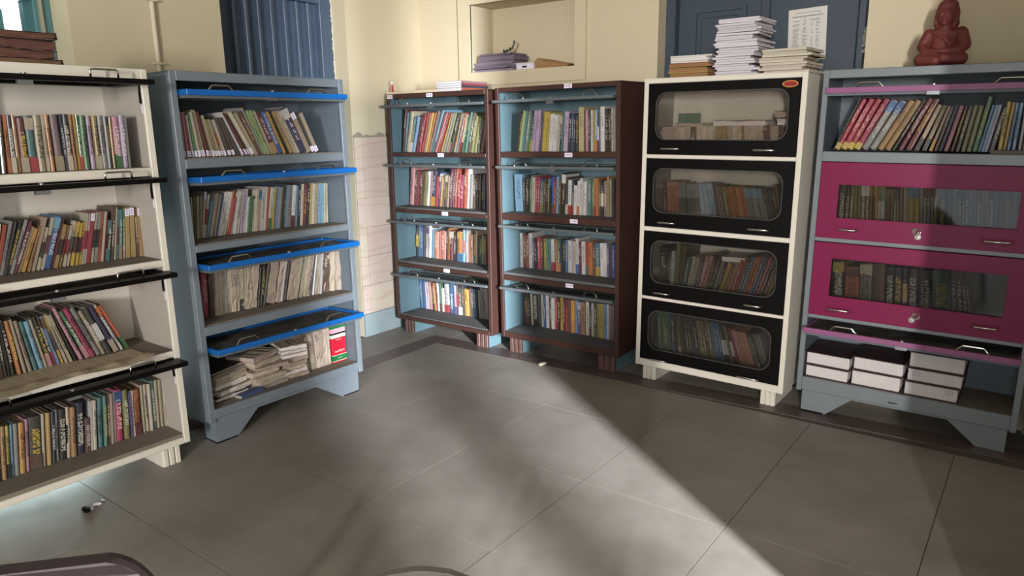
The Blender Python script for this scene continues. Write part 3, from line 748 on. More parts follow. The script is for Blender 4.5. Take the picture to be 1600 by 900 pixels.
def unit_labelprint(z0, z1):
    bm = bmesh.new(); h = z1 - z0
    for k in range(4): box(bm, 0.25, 0.75, -0.0125, -0.011, z0 + h * (0.18 + 0.18 * k), z0 + h * (0.26 + 0.18 * k))
    return mesh('label_print', bm, M_PRINTV)


COV = {'hard': [unit_cover('hard')], 'soft': [unit_cover('soft')], 'worn': [unit_cover('worn', i) for i in range(5)]}
PAG = {'hard': [unit_pages('hard')], 'soft': [unit_pages('soft')], 'worn': [unit_pages('worn', i) for i in range(4)]}
TIT = {'bars': [unit_title('bars', i) for i in range(8)], 'loops': [unit_title('loops', i + 20) for i in range(8)]}
BANDS = {'/': unit_band(0.0, 0.27), '^': unit_band(0.76, 0.97), '-': unit_band(0.3, 0.66), '_': unit_band(0.0, 0.13)}
LAB = {'L': (unit_label(0.02, 0.15), unit_labelprint(0.02, 0.15)), 'U': (unit_label(0.84, 0.985), unit_labelprint(0.84, 0.985))}
BANDWORD = {'/': 'based', '^': 'topped', '-': 'banded', '_': 'footed'}
ORD = 'first second third fourth fifth sixth seventh eighth ninth tenth eleventh twelfth thirteenth fourteenth fifteenth sixteenth seventeenth eighteenth nineteenth'.split()


def ordinal(n):
    if n <= 19: return ORD[n - 1]
    t, u = divmod(n, 10); tens = ['', '', 'twent', 'thirt', 'fort', 'fift'][t]
    return tens + 'ieth' if u == 0 else tens + 'y-' + ORD[u - 1]


def child(name, me, parent, m=None):
    o = bpy.data.objects.new(name, me); COL.objects.link(o); o.parent = parent
    if m: setmat(o, m)
    return o


def make_book(name, M, code, flags, gloss, style, build, label, group, cat, paper=None):
    r = RND
    o = bpy.data.objects.new(name, r.choice(COV[build])); COL.objects.link(o)
    base = code[0]
    if build == 'worn' and base in 'fc' : setmat(o, M_OLD)
    else: setmat(o, bookmat(base, gloss))
    o.matrix_world = M
    child('pages', r.choice(PAG[build]), o, paper or (M_PAPER if r.random() < 0.75 else M_PAPERW))
    i = 1
    while i + 1 < len(code):
        child('cover_band', BANDS[code[i]], o, bookmat(code[i + 1], gloss)); i += 2
    f = flags.split('=')[0]
    if '=' in flags:
        me = text_mesh(flags.split('=')[1])
        up = flags.endswith('Oxford')
        t = child('title_print', me, o)
        if up: t.matrix_local = Matrix(((0, 0, -0.55, 0.78), (0, 1, 0, -0.012), (0.5, 0, 0, 0.14), (0, 0, 0, 1)))
        else: t.matrix_local = Matrix(((0, 0, 0.5, 0.25), (0, 1, 0, -0.012), (-0.72, 0, 0, 0.94), (0, 0, 0, 1)))
    elif 'T' in f or 'K' in f:
        me = r.choice(TIT[style])
        child('title_print', me, o, (M_PRINTY if r.random() < 0.2 else M_PRINTL) if 'T' in f else M_PRINTD)
    for k in 'LU':
        if k in f:
            l = child('spine_label', LAB[k][0], o); l['label'] = 'white paper call-number label'; child('label_print', LAB[k][1], l)
    return tag(o, label, cat, group)


KIND = {'book': ('book', 'book'), 'textbook': ('textbook', 'textbook'), 'paperback': ('paperback', 'paperback'), 'booklet': ('booklet', 'booklet'), 'old_book': ('old_book', 'old book')}
SHELFWORD = {'1': 'top', '2': 'second', '3': 'third', '4': 'bottom'}


def describe(t, h, code, flags, noun, worn=False):
    noun = noun.split()[-1]
    size = 'slim' if t < 0.0115 else ('thick' if t > 0.03 else '')
    w = [PALETTE[code[0]][0]]
    i = 1; extra = ''
    if len(code) >= 3: extra = PALETTE[code[2]][0].replace(' ', '-') + '-' + BANDWORD[code[1]]
    if worn: w.insert(0, 'tattered')
    lab = 'labelled' if ('L' in flags or 'U' in flags) else ('lettered' if ('T' in flags or 'K' in flags) else '')
    return ' '.join(x for x in (size, extra, lab, *w, noun) if x)


def SH(n, cab, z, kind, gloss, txt, first=0):
    rows = [r.split(' ') for r in txt.split('|')]
    N = len(rows) + first; M0 = CM[cab]; dmax = {'A': 0.372, 'B': 0.375, 'C': 0.376, 'D': 0.36, 'E': 0.342, 'F': 0.318}[cab]
    place = CASE[cab][1]; sw = SHELFWORD[n[1]]; nm, noun = KIND[kind]
    for i, rw in enumerate(rows):
        u, v, t, h, le = int(rw[0]) / 1e4, int(rw[1]) / 1e3, int(rw[2]) / 1e4, int(rw[3]) / 1e3, math.radians(float(rw[4]))
        code = rw[5]; flags = ' '.join(rw[6:])
        if not flags and code[0] != 'f' and t > 0.0085 and RND.random() < 0.6: flags = 'T' if code[0] in 'kdnmrgtbivuq' else 'K'
        v += RND.uniform(-0.006, 0.006) + (0.016 if cab == 'E' or n in ('F2', 'F3') else 0)
        dep = min(dmax - v, h * RND.uniform(0.66, 0.76))
        lift = (t * math.sin(le) if le > 0 else 0) + 0.0006
        M = M0 @ T((u, v, z + lift)) @ RY(le) @ SCALE(t, dep, h)
        if cab == 'A': k = N - i; end = 'right'
        else: k = i + 1 + first; end = 'left'
        lab = '%s, %s from %s on %s shelf, %s' % (describe(t, h, code, flags, noun, kind == 'old_book' and code[0] in 'fc'), ordinal(k), end, sw, place)
        build = 'worn' if kind == 'old_book' and code[0] in 'fcan' else ('soft' if kind in ('booklet', 'paperback', 'textbook') or t < 0.012 else 'hard')
        style = 'loops' if cab in 'AF' and n not in ('F1',) else 'bars'
        make_book(nm, M, code, flags, gloss, style, build, lab, '%s books, %s' % (sw + ' shelf', place), noun.split()[-1])


SH('A1','A',1.356,'book',1,'''3474 50 114 216 5.1 n |3595 50 108 214 4.9 c T|3721 50 118 214 4.5 k |3884 50 144 214 3.5 e |4102 50 106 215 2.5 o K|4233 50 161 214 1.8 k/c T|4406 50 166 214 1.5 a |4582 50 244 203 1.4 m/c T|4842 50 295 210 1.3 t^c/r |5156 50 252 214 1.2 f K|5424 50 86 216 1 c |5534 50 159 216 0.5 o |5744 50 298 216 0.1 x/f |6077 50 99 217 0.3 i |6183 50 180 219 0.6 d/c T|6402 50 121 217 0.7 a K|6538 50 102 217 1 y |6646 50 136 215 1.3 g/r |6791 50 221 214 1.2 g K|7056 50 192 212 0.8 l K|7270 50 194 212 0.5 a/c K|7477 50 214 214 0.6 e K|7705 50 59 214 0.8 w |7772 50 132 210 1 b |7916 50 127 208 1.3 a |8051 50 238 208 1.3 p/g T|8306 50 204 214 1.2 l T|8523 50 94 215 1.1 e ''')
SH('A2','A',0.953,'textbook',0,'''3302 196 95 206 13.5 k |3405 196 127 209 14.2 c |3544 196 127 205 15.6 r |3684 195 111 219 17 e |3808 195 79 218 18.4 d |3897 195 109 226 20.2 k T|4021 194 109 224 21.8 e |4147 194 125 220 22.9 m |4292 194 110 195 23.3 f |4447 193 126 184 22.6 y |4651 193 91 188 21.2 a K|4796 192 92 225 19.8 f |4955 192 118 180 18.8 c-d |5108 192 117 220 18.7 c-m |5243 191 200 224 19.2 b^s |5471 191 120 219 19.4 m |5607 190 118 185 19.2 a-k |5772 190 110 180 18.4 a-r |5952 189 100 176 17.4 c-r |6079 189 103 194 16.8 c-t |6250 189 102 188 15.6 y-m |6413 188 78 181 14.3 y-k |6526 188 122 182 13.4 y-r |6664 188 70 220 13.1 c-r |6749 187 89 217 13 w-r |6849 187 149 219 13.1 r U|7044 186 95 219 12.7 c-d |7166 186 147 217 12.3 e-k |7331 186 99 220 12 o K|7465 185 71 219 11.5 c |7571 185 67 217 11.2 r |7651 185 134 179 11 t-k |7844 184 107 235 10.2 n |8008 184 57 231 9.2 c |8095 184 93 221 8.4 t-m |8222 183 101 220 7.6 t/f |8385 183 88 218 6.4 g/f |8525 183 185 221 5.2 a U|8761 182 215 224 4.1 a U|9007 181 88 219 3.3 n |9119 181 188 220 2.7 a U|9359 180 118 184 2.2 h U''')
SH('A3','A',0.536,'book',0,'''3162 222 113 257 -0.1 n |3309 221 112 246 -0.7 d |3467 221 79 241 -1.7 k |3591 221 133 236 -2.8 k T|3798 220 138 230 -4.2 o T|3996 220 139 232 -5.5 f |4179 219 162 224 -6.6 f K|4388 218 178 216 -7.5 t K|4591 218 174 214 -8.1 s |4783 217 137 218 -8.4 f |4932 217 137 227 -8.5 k/p |5085 217 139 228 -8.9 n/r |5265 216 100 224 -9.8 s^n |5421 216 100 225 -11.2 y-n K|5577 215 100 229 -12.7 c K|5736 215 115 228 -14.2 f K|5919 214 144 247 -15.8 k |6151 214 157 256 -17.6 p K|6396 213 165 239 -19.1 g/p T|6601 213 198 246 -19.7 q K|6826 212 231 244 -19.5 e |7088 211 171 224 -19.1 f T|7280 211 200 232 -19.1 d-w |7569 210 199 234 -20.2 i/c |7882 209 150 239 -21.7 w^o K|8111 209 146 237 -22.7 o/g ''')
SH('A4','A',0.132,'book',0,'''2100 165 160 238 5.9 d |2271 165 208 220 5.8 n |2494 165 164 224 5.7 a K|2669 165 138 222 5.6 y/k K|2822 165 125 220 5.6 s |2957 165 158 221 5.7 e |3126 165 218 218 5.9 y K|3359 165 147 225 6.1 p K|3516 165 422 226 6.1 d/n T|3967 165 134 228 6 c |4140 165 167 228 5.7 a |4330 165 141 227 5.6 i T|4486 165 137 228 5.6 e |4634 165 277 223 5.7 k T|4931 165 141 226 5.7 c-k T|5085 165 200 222 5.6 a K|5301 165 325 230 5.9 i T|5649 165 203 151 6.2 n |5866 165 78 224 6.4 w |5961 165 168 225 6.1 c |6174 165 234 229 5.6 t K|6435 165 141 233 5.3 t T|6613 165 112 232 4.9 n |6741 165 122 235 4.8 f |6871 165 95 234 4.6 w |6984 165 300 240 4.2 q^b T|7344 165 231 231 3.5 u |7612 165 87 214 3.1 v |7706 165 103 217 3.2 w K|7816 165 296 218 3.2 o/m K|8185 165 126 232 2.7 f |8328 165 167 230 2.3 c |8509 165 143 228 2.2 c |8663 165 172 237 2.4 t |8846 165 165 234 2.6 f |9025 165 172 233 2.6 f |9210 165 97 228 2.5 c ''')
SH('B1','B',1.383,'booklet',0,'''521 50 98 205 -0.2 f L|660 50 85 205 -1 p L|787 50 103 202 -2.2 r L|947 50 69 191 -3.6 w L|1054 50 104 201 -4.7 g L|1205 50 110 206 -5.7 c L|1346 50 116 216 -6.6 f L|1497 50 92 216 -7.4 f L|1635 50 88 208 -8.5 m L|1775 50 114 189 -9.7 n L|1928 50 104 194 -10.8 f L|2070 50 125 175 -11.9 u L|2232 50 110 176 -12.8 f L|2373 50 147 172 -13.8 f-r L|2563 50 109 176 -15 c L|2742 50 164 177 -17.2 d L|3003 50 146 189 -20 n L|3238 50 183 191 -22.5 d |3519 50 82 222 -24.9 w L|3676 50 83 220 -26.7 m L|3832 50 117 204 -27.9 d L|4016 50 179 227 -27 c L|4227 50 128 222 -25.6 f |4379 50 157 225 -24 n |4563 50 119 243 -22.4 e |4726 50 133 229 -21.6 h |4891 50 148 228 -21.2 h |5060 50 187 224 -20.9 c |5285 50 242 220 -21 m/a |5567 50 255 222 -21.3 b T=COLLEGE|5898 50 120 225 -22.2 y |6077 50 130 227 -23.1 k |6256 50 192 225 -24 a K|6526 50 152 228 -24.6 f |6717 50 143 229 -24.7 c |6886 50 353 246 -24.3 i^w T|7296 50 268 221 -23.9 f U|7608 50 192 222 -23.5 d L|7832 50 247 218 -22.8 f L''')
SH('B2','B',0.987,'booklet',0,'''1297 198 75 206 3.8 c |1377 198 75 208 4.8 u K|1457 197 125 208 6.4 c |1590 197 125 210 8.2 f |1725 196 100 230 10.5 c U|1833 196 114 216 13.1 w-r |1958 195 83 184 14.7 s |2089 194 76 219 15.3 c |2187 194 102 222 15.7 c |2312 193 93 215 16 f |2419 192 100 218 16.3 b |2530 192 126 223 16.7 w K|2670 191 140 225 17 w |2828 190 115 223 17 w K|2973 190 94 227 16.7 o |3082 189 107 194 16.5 r |3236 188 102 216 15.9 c |3373 188 133 220 15.1 w K|3551 187 142 221 14.1 c K|3758 186 116 221 12.9 l |3933 185 103 225 11.8 w |4060 184 99 185 11.1 w |4175 183 214 187 10.8 g |4411 182 119 171 10.4 c |4555 181 130 220 10 c |4701 180 181 218 9.8 f^b |4896 180 156 228 9.9 w K|5070 179 112 230 10.1 w |5192 178 115 229 10.8 o |5316 177 201 224 11.5 w/g K|5535 176 123 225 11.7 y |5678 176 214 226 11.4 s |5915 174 129 222 10.9 e |6083 173 114 226 10.4 d |6216 173 138 227 10.1 g |6365 172 133 229 9.9 s |6508 171 219 228 9.8 e |6761 170 179 226 9.3 w/m |6971 169 141 222 8.8 s |7148 168 154 229 8.3 k T|7322 167 157 228 8.3 c |7490 166 186 230 8.2 m T|7696 165 187 228 8.1 k T|7899 164 160 227 7.9 a |8071 163 157 226 7.8 c |8248 162 199 222 7.3 f K|8498 161 141 222 6.6 s |8668 160 126 221 5.9 s |8827 159 93 223 5.1 c |8957 158 95 225 4.4 f |9073 158 118 221 4 c ''')
SH('B3','B',0.596,'old_book',0,'''1144 159 337 233 3.5 r T|1503 157 234 222 4 n |1753 156 174 220 4.5 f |1939 155 186 220 4.8 f |2138 154 113 219 4.8 f |2278 153 118 220 4.6 w |2411 152 158 220 4.6 f |2580 152 281 220 4.7 c K|2881 150 188 218 4.9 c K|3081 149 216 215 5.5 f/d |3313 148 125 214 6.6 f |3447 147 120 217 8 c |3575 146 136 220 9.1 c K|3723 146 294 226 9.6 f |4065 144 120 213 10.2 k |4200 143 184 216 11.7 k T|4399 142 141 231 13.9 d |4578 141 494 244 15 f |5187 138 214 230 14.7 c K|5434 137 171 220 14.3 w K|5622 136 174 215 14.5 d K|5813 135 205 218 14.8 f |6039 134 207 223 15.2 f |6266 132 148 229 15.9 c |6429 132 118 230 16.4 t |6560 131 182 232 16.3 f |6804 130 165 230 15.5 f |7035 128 151 232 14.3 c |7233 127 129 232 13.3 k |7403 126 124 232 12.4 w |7576 126 117 241 11.3 f |7749 125 103 243 10.1 c |7909 124 103 243 8.9 w |8079 123 451 243 7.5 n |8616 120 327 241 6 f |9021 118 342 242 5 f ''')
SH('C1','C',1.335,'book',0,'''575 80 149 304 8.8 m |735 80 136 282 9.7 t |883 80 332 288 11.5 c |1244 80 200 250 13.5 t/w |1464 80 256 254 14.8 s |1746 80 310 256 15.6 m |2089 80 221 273 16 r |2337 80 212 284 15.9 r K|2620 80 86 278 15.7 f |2723 80 166 281 16.3 y |2906 80 157 283 17.8 o |3083 80 209 297 19.6 x |3326 80 189 304 21.2 s/t |3541 80 164 289 22.9 o |3733 80 160 289 23.5 p |3950 80 131 284 23.2 r |4152 80 163 282 22.4 y |4398 80 169 283 21.4 e |4627 80 180 281 20.5 h |4860 80 160 276 19.6 k/p |5103 80 146 273 18.4 d |5336 80 201 272 17.2 a |5612 80 134 272 16.2 s |5781 80 162 272 15.6 r |5979 80 131 258 14.9 f/m |6153 80 96 248 14.1 g |6306 80 201 272 13.3 t |6577 80 214 266 12.8 n |6819 80 279 246 12.7 u |7124 80 255 236 12.4 u |7436 80 200 226 11.6 d |7678 80 241 212 11.1 n ''')
SH('C2','C',0.946,'book',0,'''320 150 404 281 6.8 p |746 150 329 251 6.8 n T|1094 150 101 250 6.8 r |1201 150 419 250 6.9 n T|1639 150 342 251 7 u K|1999 150 262 252 6.8 w K|2315 150 142 256 6.7 p |2471 150 367 256 7.1 i/y T|2855 150 255 218 7.4 r |3167 150 163 245 7.2 b^w T|3349 150 172 219 7 a |3569 150 130 228 6.6 n |3720 150 224 235 6.3 d^c T|3956 150 204 224 6.4 f |4168 150 281 275 6.7 m T|4461 150 179 276 6.9 m T|4648 150 187 279 6.9 r T|4876 150 267 236 6.6 r T|5168 150 308 232 6.1 r T|5507 150 346 277 5.5 o T|5915 150 118 277 4.7 w |6057 150 258 238 4.2 e |6331 150 293 238 3.9 n T|6639 150 251 235 3.5 k T|6920 150 190 240 3 k T|7141 150 189 240 2.4 k T|7358 150 150 240 2 i ''')
SH('C3','C',0.548,'book',0,'''320 200 251 246 3.5 i-y T|594 200 188 251 3.6 b T|783 200 205 252 3.6 b |1007 200 170 246 3.4 d |1230 200 338 237 3.4 w^v |1591 200 248 246 3.9 w |1883 200 301 213 3.9 s |2203 200 411 206 3.5 z T|2642 200 158 209 3.1 z |2808 200 501 213 3 z T|3313 200 219 229 3 k T|3553 200 109 237 3 o |3667 200 300 220 3.2 m^c T|3999 200 271 210 3 k T|4280 200 199 210 2.8 k |4485 200 412 221 2.7 o^y/b |4917 200 268 235 2.4 s-p |5201 200 268 235 2.1 e T|5482 200 109 207 2 o |5593 200 162 208 2 y |5764 200 135 211 2.1 n |5901 200 191 210 2.3 y/t |6098 200 179 237 2.2 f |6297 200 207 199 2 k |6511 200 123 201 1.8 k |6640 200 236 207 1.6 g |6901 200 204 208 1.4 n ''')
SH('C4','C',0.135,'book',0,'''320 225 250 223 -2.1 b |585 225 309 220 -2.1 b |934 224 150 213 -2.4 l |1095 224 179 215 -2.7 w |1299 224 283 217 -3 p T|1600 223 206 215 -3.4 k |1837 223 198 215 -3.7 o T|2067 223 109 215 -3.7 n |2184 223 178 219 -2.9 w |2368 223 185 224 -1.9 g/n |2558 222 272 183 -1 w |2838 222 433 220 -0.7 w/r |3325 222 479 230 -1.2 b T=Oxford|3866 221 251 223 -1.7 l/v |4132 221 145 232 -1.5 d-r |4281 220 269 224 -0.9 k/w T|4592 220 147 222 -1 i T|4788 220 510 202 -1.4 y K|5337 219 141 215 -1.2 m |5482 219 189 214 -0.9 d |5702 219 252 211 -1 b T|5973 218 173 210 -1.4 k |6176 218 181 212 -2 f |6397 218 663 230 -2.5 e ''')
SH('D1','D',1.349,'paperback',0,'''1106 60 149 249 7.5 k |1265 60 118 240 8.7 n |1392 60 182 254 9.8 h |1622 60 132 250 9.9 t |1790 60 151 252 9.3 e T|2002 60 111 242 8.3 g |2156 60 162 252 7.5 i/y T|2350 60 205 251 6.8 l |2584 60 250 252 6.2 l K|2895 60 128 244 5.6 v T|3040 60 131 248 5.4 u K|3180 60 170 243 5.5 y |3362 60 208 242 5.6 y |3585 60 171 227 5.6 w K|3780 60 146 231 5.4 w K|3945 60 145 221 5 w K|4104 60 143 221 4.8 w K|4257 60 147 220 4.7 c K|4417 60 125 220 4.5 k^c |4551 60 153 243 4.3 t |4726 60 283 240 3.8 l K|5081 60 213 227 2.8 k |5351 60 116 224 1.8 b |5493 60 147 221 1.1 k T|5662 60 176 216 0.6 d T|5862 60 345 262 0.2 j K|6235 60 121 242 0 m |6363 60 169 244 -0.1 p T|6548 60 112 242 -0.1 i T|6669 60 145 241 -0.1 w K|6824 60 136 241 -0.2 y |6974 60 150 245 -0.3 s/o T|7136 60 138 221 -0.4 i-w |7284 60 102 244 -0.5 v |7392 60 269 260 -0.5 w K|7679 60 217 247 -0.6 k T|7910 60 110 242 -0.7 k |8027 60 90 239 -0.7 d |8123 60 120 248 -0.8 c K|8251 60 114 248 -0.9 e ''')
SH('D2','D',0.952,'paperback',0,'''551 121 581 246 -1.5 s |1171 121 152 221 0.2 d |1333 122 272 240 1.6 k T|1622 122 150 225 2.3 g T|1782 122 101 241 2.4 e |1890 122 223 228 2.5 c K|2133 122 146 234 2.6 r |2290 123 195 232 2.9 r T|2497 123 152 219 3 b/u |2668 123 96 204 2.9 u |2782 123 122 214 2.7 n T|2915 123 134 220 2.7 k T|3076 123 125 225 2.5 u T|3229 124 135 230 2.2 k^b |3378 124 200 234 2.2 b/n |3593 124 131 221 2.2 r T|3733 124 172 237 2.2 s |3932 124 161 227 2.1 n T|4108 125 293 258 2 k^w T|4420 125 208 233 2 d/c |4650 125 217 218 2 w/r K|4884 125 177 217 2 i/r |5073 126 204 185 2.1 w |5298 126 171 215 2 w/o K|5483 126 234 230 1.9 w K|5732 126 206 211 1.5 w K|5966 127 118 221 1.1 e |6096 127 225 227 0.8 t T|6335 127 160 227 0.7 g |6506 127 149 232 0.5 o/r |6665 127 170 233 0.4 o |6845 128 158 223 0.3 n T|7014 128 199 214 0.1 k-c |7226 128 212 219 -0.2 x T|7461 128 151 244 -0.4 a K|7625 128 129 230 -0.6 e |7762 129 206 230 -0.7 k ''')
SH('D3','D',0.555,'paperback',0,'''320 200 192 240 -0.1 w K|523 200 223 242 0.1 n T|759 200 219 227 0.2 r |994 200 293 242 0.1 w |1305 200 174 208 -0.1 v T|1491 200 209 210 -0.4 k T|1725 200 257 217 -0.6 q T|2001 200 190 214 -0.7 n T|2235 200 255 215 -0.8 u |2519 200 281 215 -0.7 t K|2822 200 255 214 -0.5 w/r K|3094 200 102 211 -0.4 k |3202 200 120 212 -0.2 z |3328 200 268 218 -0.2 g/o |3611 200 118 214 -0.2 i |3736 200 223 216 -0.3 i T|3973 200 173 217 -0.5 b T|4160 200 288 216 -0.7 w K|4466 200 139 215 -0.8 l |4613 200 146 211 -0.7 c |4775 200 223 233 -0.8 w/b |5015 200 183 214 -0.8 m T|5208 200 295 218 -0.8 w K|5520 200 186 215 -0.9 r/t |5716 200 319 217 -1 o K|6054 200 207 209 -1 n T|6280 200 281 216 -1.2 b/y |6581 200 252 216 -1.4 w K|6847 200 229 218 -1.3 w T|7089 200 173 214 -1.1 v T|7272 200 162 216 -1 d |7444 200 150 212 -1 b T''')
SH('D4','D',0.144,'paperback',0,'''429 223 342 217 -2.6 m^k T|793 222 122 222 -2.1 k |923 221 205 224 -1.8 c |1166 220 457 230 -1.6 k T=MODERN EDUCATION|1667 218 166 231 -1.3 d |1844 217 205 230 -1.1 c |2063 216 178 233 -1 b |2252 215 229 230 -0.8 w K|2496 214 195 224 -0.5 n T|2704 213 257 225 -0.1 w K|2980 212 192 223 0.1 r T|3185 211 224 228 0.2 k T|3423 210 245 232 0.1 y K|3696 208 152 229 -0.1 m T|3862 208 201 223 -0.2 r^m |4076 207 225 226 -0.2 n |4316 206 323 224 -0.2 o T|4659 204 185 228 -0.2 s |4856 203 276 225 -0.3 v^l T|5149 202 304 223 -0.4 a K|5473 201 259 228 -0.4 w K|5749 199 192 226 -0.5 k/m T|5953 198 149 226 -0.6 w |6112 198 237 226 -0.6 n/u |6364 197 236 229 -0.7 h K|6615 196 263 232 -0.8 y K|6895 194 233 233 -0.8 s |7143 193 116 234 -0.7 w |7266 193 202 232 -0.7 x |7481 192 200 233 -0.8 x ''')
SH('E1','E',1.322,'old_book',0,'''370 120 218 170 -2.4 d |602 120 699 167 -2.4 f/c |1347 120 318 164 -2.4 f |1685 120 315 165 -2.4 f |2021 120 312 166 -2.6 f |2352 120 309 166 -2.8 n |2681 120 306 167 -2.9 f |3007 120 303 168 -3 f |3329 120 325 168 -3 f |3675 120 173 168 -3.1 c |3860 120 246 168 -3.2 a |4122 120 317 168 -3.4 a |4459 120 266 168 -3.5 f |4743 120 263 169 -3.6 c |5023 120 214 170 -3.6 c |5251 120 142 170 -3.7 a |5402 120 258 170 -3.7 f |5677 120 140 169 -3.7 c |5826 120 116 169 -3.6 f |5950 120 185 170 -3.7 c |6147 120 284 171 -3.8 c |6450 120 309 171 -4 n |6779 120 448 171 -4.1 f |7257 120 310 171 -4.2 n ''')
SH('E2','E',0.935,'textbook',0,'''846 110 274 238 -3.5 m |1138 110 256 246 -3.5 z |1411 110 231 247 -3.6 z |1660 110 197 246 -4.1 z |1905 110 435 236 -5.2 e-d |2451 110 669 233 -7.3 e-d |3270 110 243 241 -9.6 s |3603 110 262 242 -11.3 s |3910 110 295 242 -12 s |4231 110 171 239 -12.2 m |4417 110 146 237 -12.2 x |4576 110 162 237 -12.3 n |4765 110 199 233 -12.7 u |5033 110 143 234 -13.5 o |5203 110 165 234 -14 o |5384 110 164 234 -14 o |5564 110 163 235 -13.8 o |5742 110 139 234 -13.6 o |5895 110 157 234 -13.5 o |6074 110 156 235 -13.6 e^s |6248 110 160 234 -13.6 e^s |6423 110 159 234 -13.7 e^s |6597 110 158 233 -13.6 e^s |6771 110 202 232 -13.5 e^s |6992 110 151 229 -13.2 d |7166 110 145 229 -13.2 d |7336 110 171 229 -13.1 k |7527 110 132 244 -12.5 k |7671 110 124 258 -11.9 n ''')
SH('E3','E',0.524,'textbook',0,'''741 110 510 268 -0.4 d/k T|1286 110 186 268 -0.3 i T|1484 110 186 252 0.5 w K|1681 110 247 292 2.3 u K|1945 110 224 293 4.6 n |2184 110 231 221 7.3 t T|2433 110 203 231 9.2 c K|2652 110 202 233 10.2 c K|2871 110 200 234 10.9 i T|3087 110 248 242 11.3 p T|3357 110 197 250 11.8 p |3571 110 171 259 12.5 k T|3757 110 170 254 13.6 k T|3942 110 176 228 14.9 e |4158 110 155 225 15.5 k T|4335 110 211 223 15.7 y K|4569 110 170 220 15.5 n |4784 110 170 226 15.1 a |4981 110 183 247 14.8 r |5186 110 159 259 14.7 r |5363 110 161 267 14.8 d |5540 110 159 273 15.1 b |5715 110 158 275 15.3 o |5890 110 158 280 15.4 r |6064 110 157 279 15.5 b |6237 110 156 281 15.7 d |6410 110 155 281 16 r |6581 110 176 279 16.3 d |6776 110 196 258 16.5 m |6993 110 173 220 16.6 y ''')
SH('E4','E',0.13,'textbook',0,'''637 110 238 266 -4.2 i |891 110 184 262 -4.3 g |1087 110 166 265 -4.5 g |1265 110 153 266 -4.7 g |1432 110 147 266 -5 g |1600 110 173 266 -5.5 g |1814 110 204 265 -6.1 i/b T|2055 110 185 256 -6.8 k |2272 110 159 259 -7.5 d/w T|2461 110 156 259 -8.1 d |2648 110 157 257 -8.7 k |2834 110 161 255 -9.2 k |3018 110 165 258 -9.6 k T|3218 110 172 256 -10.2 i |3426 110 180 254 -10.9 k |3685 110 110 256 -11.8 u |3832 110 157 256 -12.5 u |4008 110 141 257 -12.7 u |4162 110 174 252 -12.7 n |4352 110 177 252 -12.7 u |4545 110 180 255 -12.8 b |4750 110 170 256 -13.1 b |4953 110 184 255 -13.7 b |5178 110 143 249 -14.4 k-w |5365 110 134 250 -15.3 k-w |5552 110 125 248 -16.4 u-k |5755 110 122 250 -17.7 k-w |5954 110 114 247 -18.8 r |6108 110 127 240 -19.4 p |6252 110 150 235 -19.4 z |6420 110 161 235 -19.4 z |6603 110 161 236 -19.7 z |6797 110 151 237 -20.1 z |6999 110 130 240 -20.5 k |7157 110 123 239 -20.6 k/w |7298 110 144 239 -20.4 d |7461 110 123 239 -19.9 e |7601 110 103 238 -19.6 e ''')
SH('F1','F',1.366,'book',1,'''627 50 68 265 22.4 k |726 50 207 257 23.2 r_y T|982 50 257 258 24 r_y T|1282 50 255 257 24.6 r_y T|1580 50 270 258 25.4 r_y T|1896 50 299 252 26.4 e^b T|2253 50 293 249 26.9 e^b T|2606 50 262 250 26.7 a K|2931 50 252 249 26 a K|3268 50 112 253 24.8 k |3471 50 230 254 23.5 m T|3804 50 258 248 21.8 m T|4172 50 191 218 19.6 f/d |4481 50 189 211 17.1 f/d |4779 50 128 206 14.8 c/y |4975 50 117 202 13.2 n |5127 50 181 206 12.4 i |5358 50 183 204 11.3 p K|5616 50 141 202 9.9 n |5806 50 175 201 8.7 n |6019 50 190 203 7.9 u |6230 50 198 203 7.7 u |6442 50 206 240 8.2 g T|6663 50 130 203 8.7 s K|6804 50 110 204 8.9 s |6926 50 114 205 8.8 l |7049 50 243 192 8.8 k ''')
SH('F1b','F',1.377,'book',1,'''7394 50 171 205 3.1 y |7576 50 145 202 3 y |7735 50 130 199 2.5 s K|7901 50 163 199 1.7 s K|8126 50 143 198 0.7 e |8291 50 165 198 0.1 e ''',27)
SH('F2','F',0.965,'book',0,'''1088 70 290 237 -1.3 d |1407 70 198 220 -1.7 d |1637 70 150 230 -2.2 u |1803 70 157 233 -2.6 u |1972 70 174 234 -2.9 u/y |2172 70 174 235 -3.2 u^w |2362 70 156 235 -3.4 u^w |2528 70 141 234 -3.6 o |2716 70 59 235 -3.8 n^p |2787 70 137 236 -4 y |2943 70 139 236 -4.2 h-w |3105 70 117 237 -4.5 h-w |3239 70 83 238 -4.7 u |3329 70 150 218 -4.7 x |3490 70 135 218 -4.8 a |3641 70 129 218 -5 g^k |3783 70 98 219 -5 i/g |3888 70 156 229 -4.8 x |4065 70 141 230 -4.8 f |4218 70 69 231 -4.9 u |4302 70 187 237 -5.1 y^b K|4510 70 220 238 -5.3 y^b K|4746 70 158 242 -5.3 e |4915 70 142 243 -5.3 e^m T|5068 70 141 243 -5.3 e^m T|5219 70 118 244 -5.3 e^m T|5345 70 137 245 -5.3 e^m T|5496 70 59 245 -5.2 n |5560 70 266 237 -5 d T|5875 70 188 236 -5.3 d |6091 70 224 237 -5.8 e |6333 70 158 236 -6.1 d |6502 70 122 236 -6.2 k |6632 70 134 234 -6.3 x/d T|6776 70 134 232 -6.3 l/d |6919 70 160 234 -6.3 e |7090 70 141 235 -6.3 u |7241 70 153 236 -6.3 a |7405 70 150 241 -6.4 p |7569 70 170 239 -6.5 d |7753 70 150 237 -6.6 x |7915 70 201 243 -6.4 m |8130 70 240 242 -6.4 z^i |8394 70 74 251 -6.4 n |8474 70 113 246 -6.4 a ''')
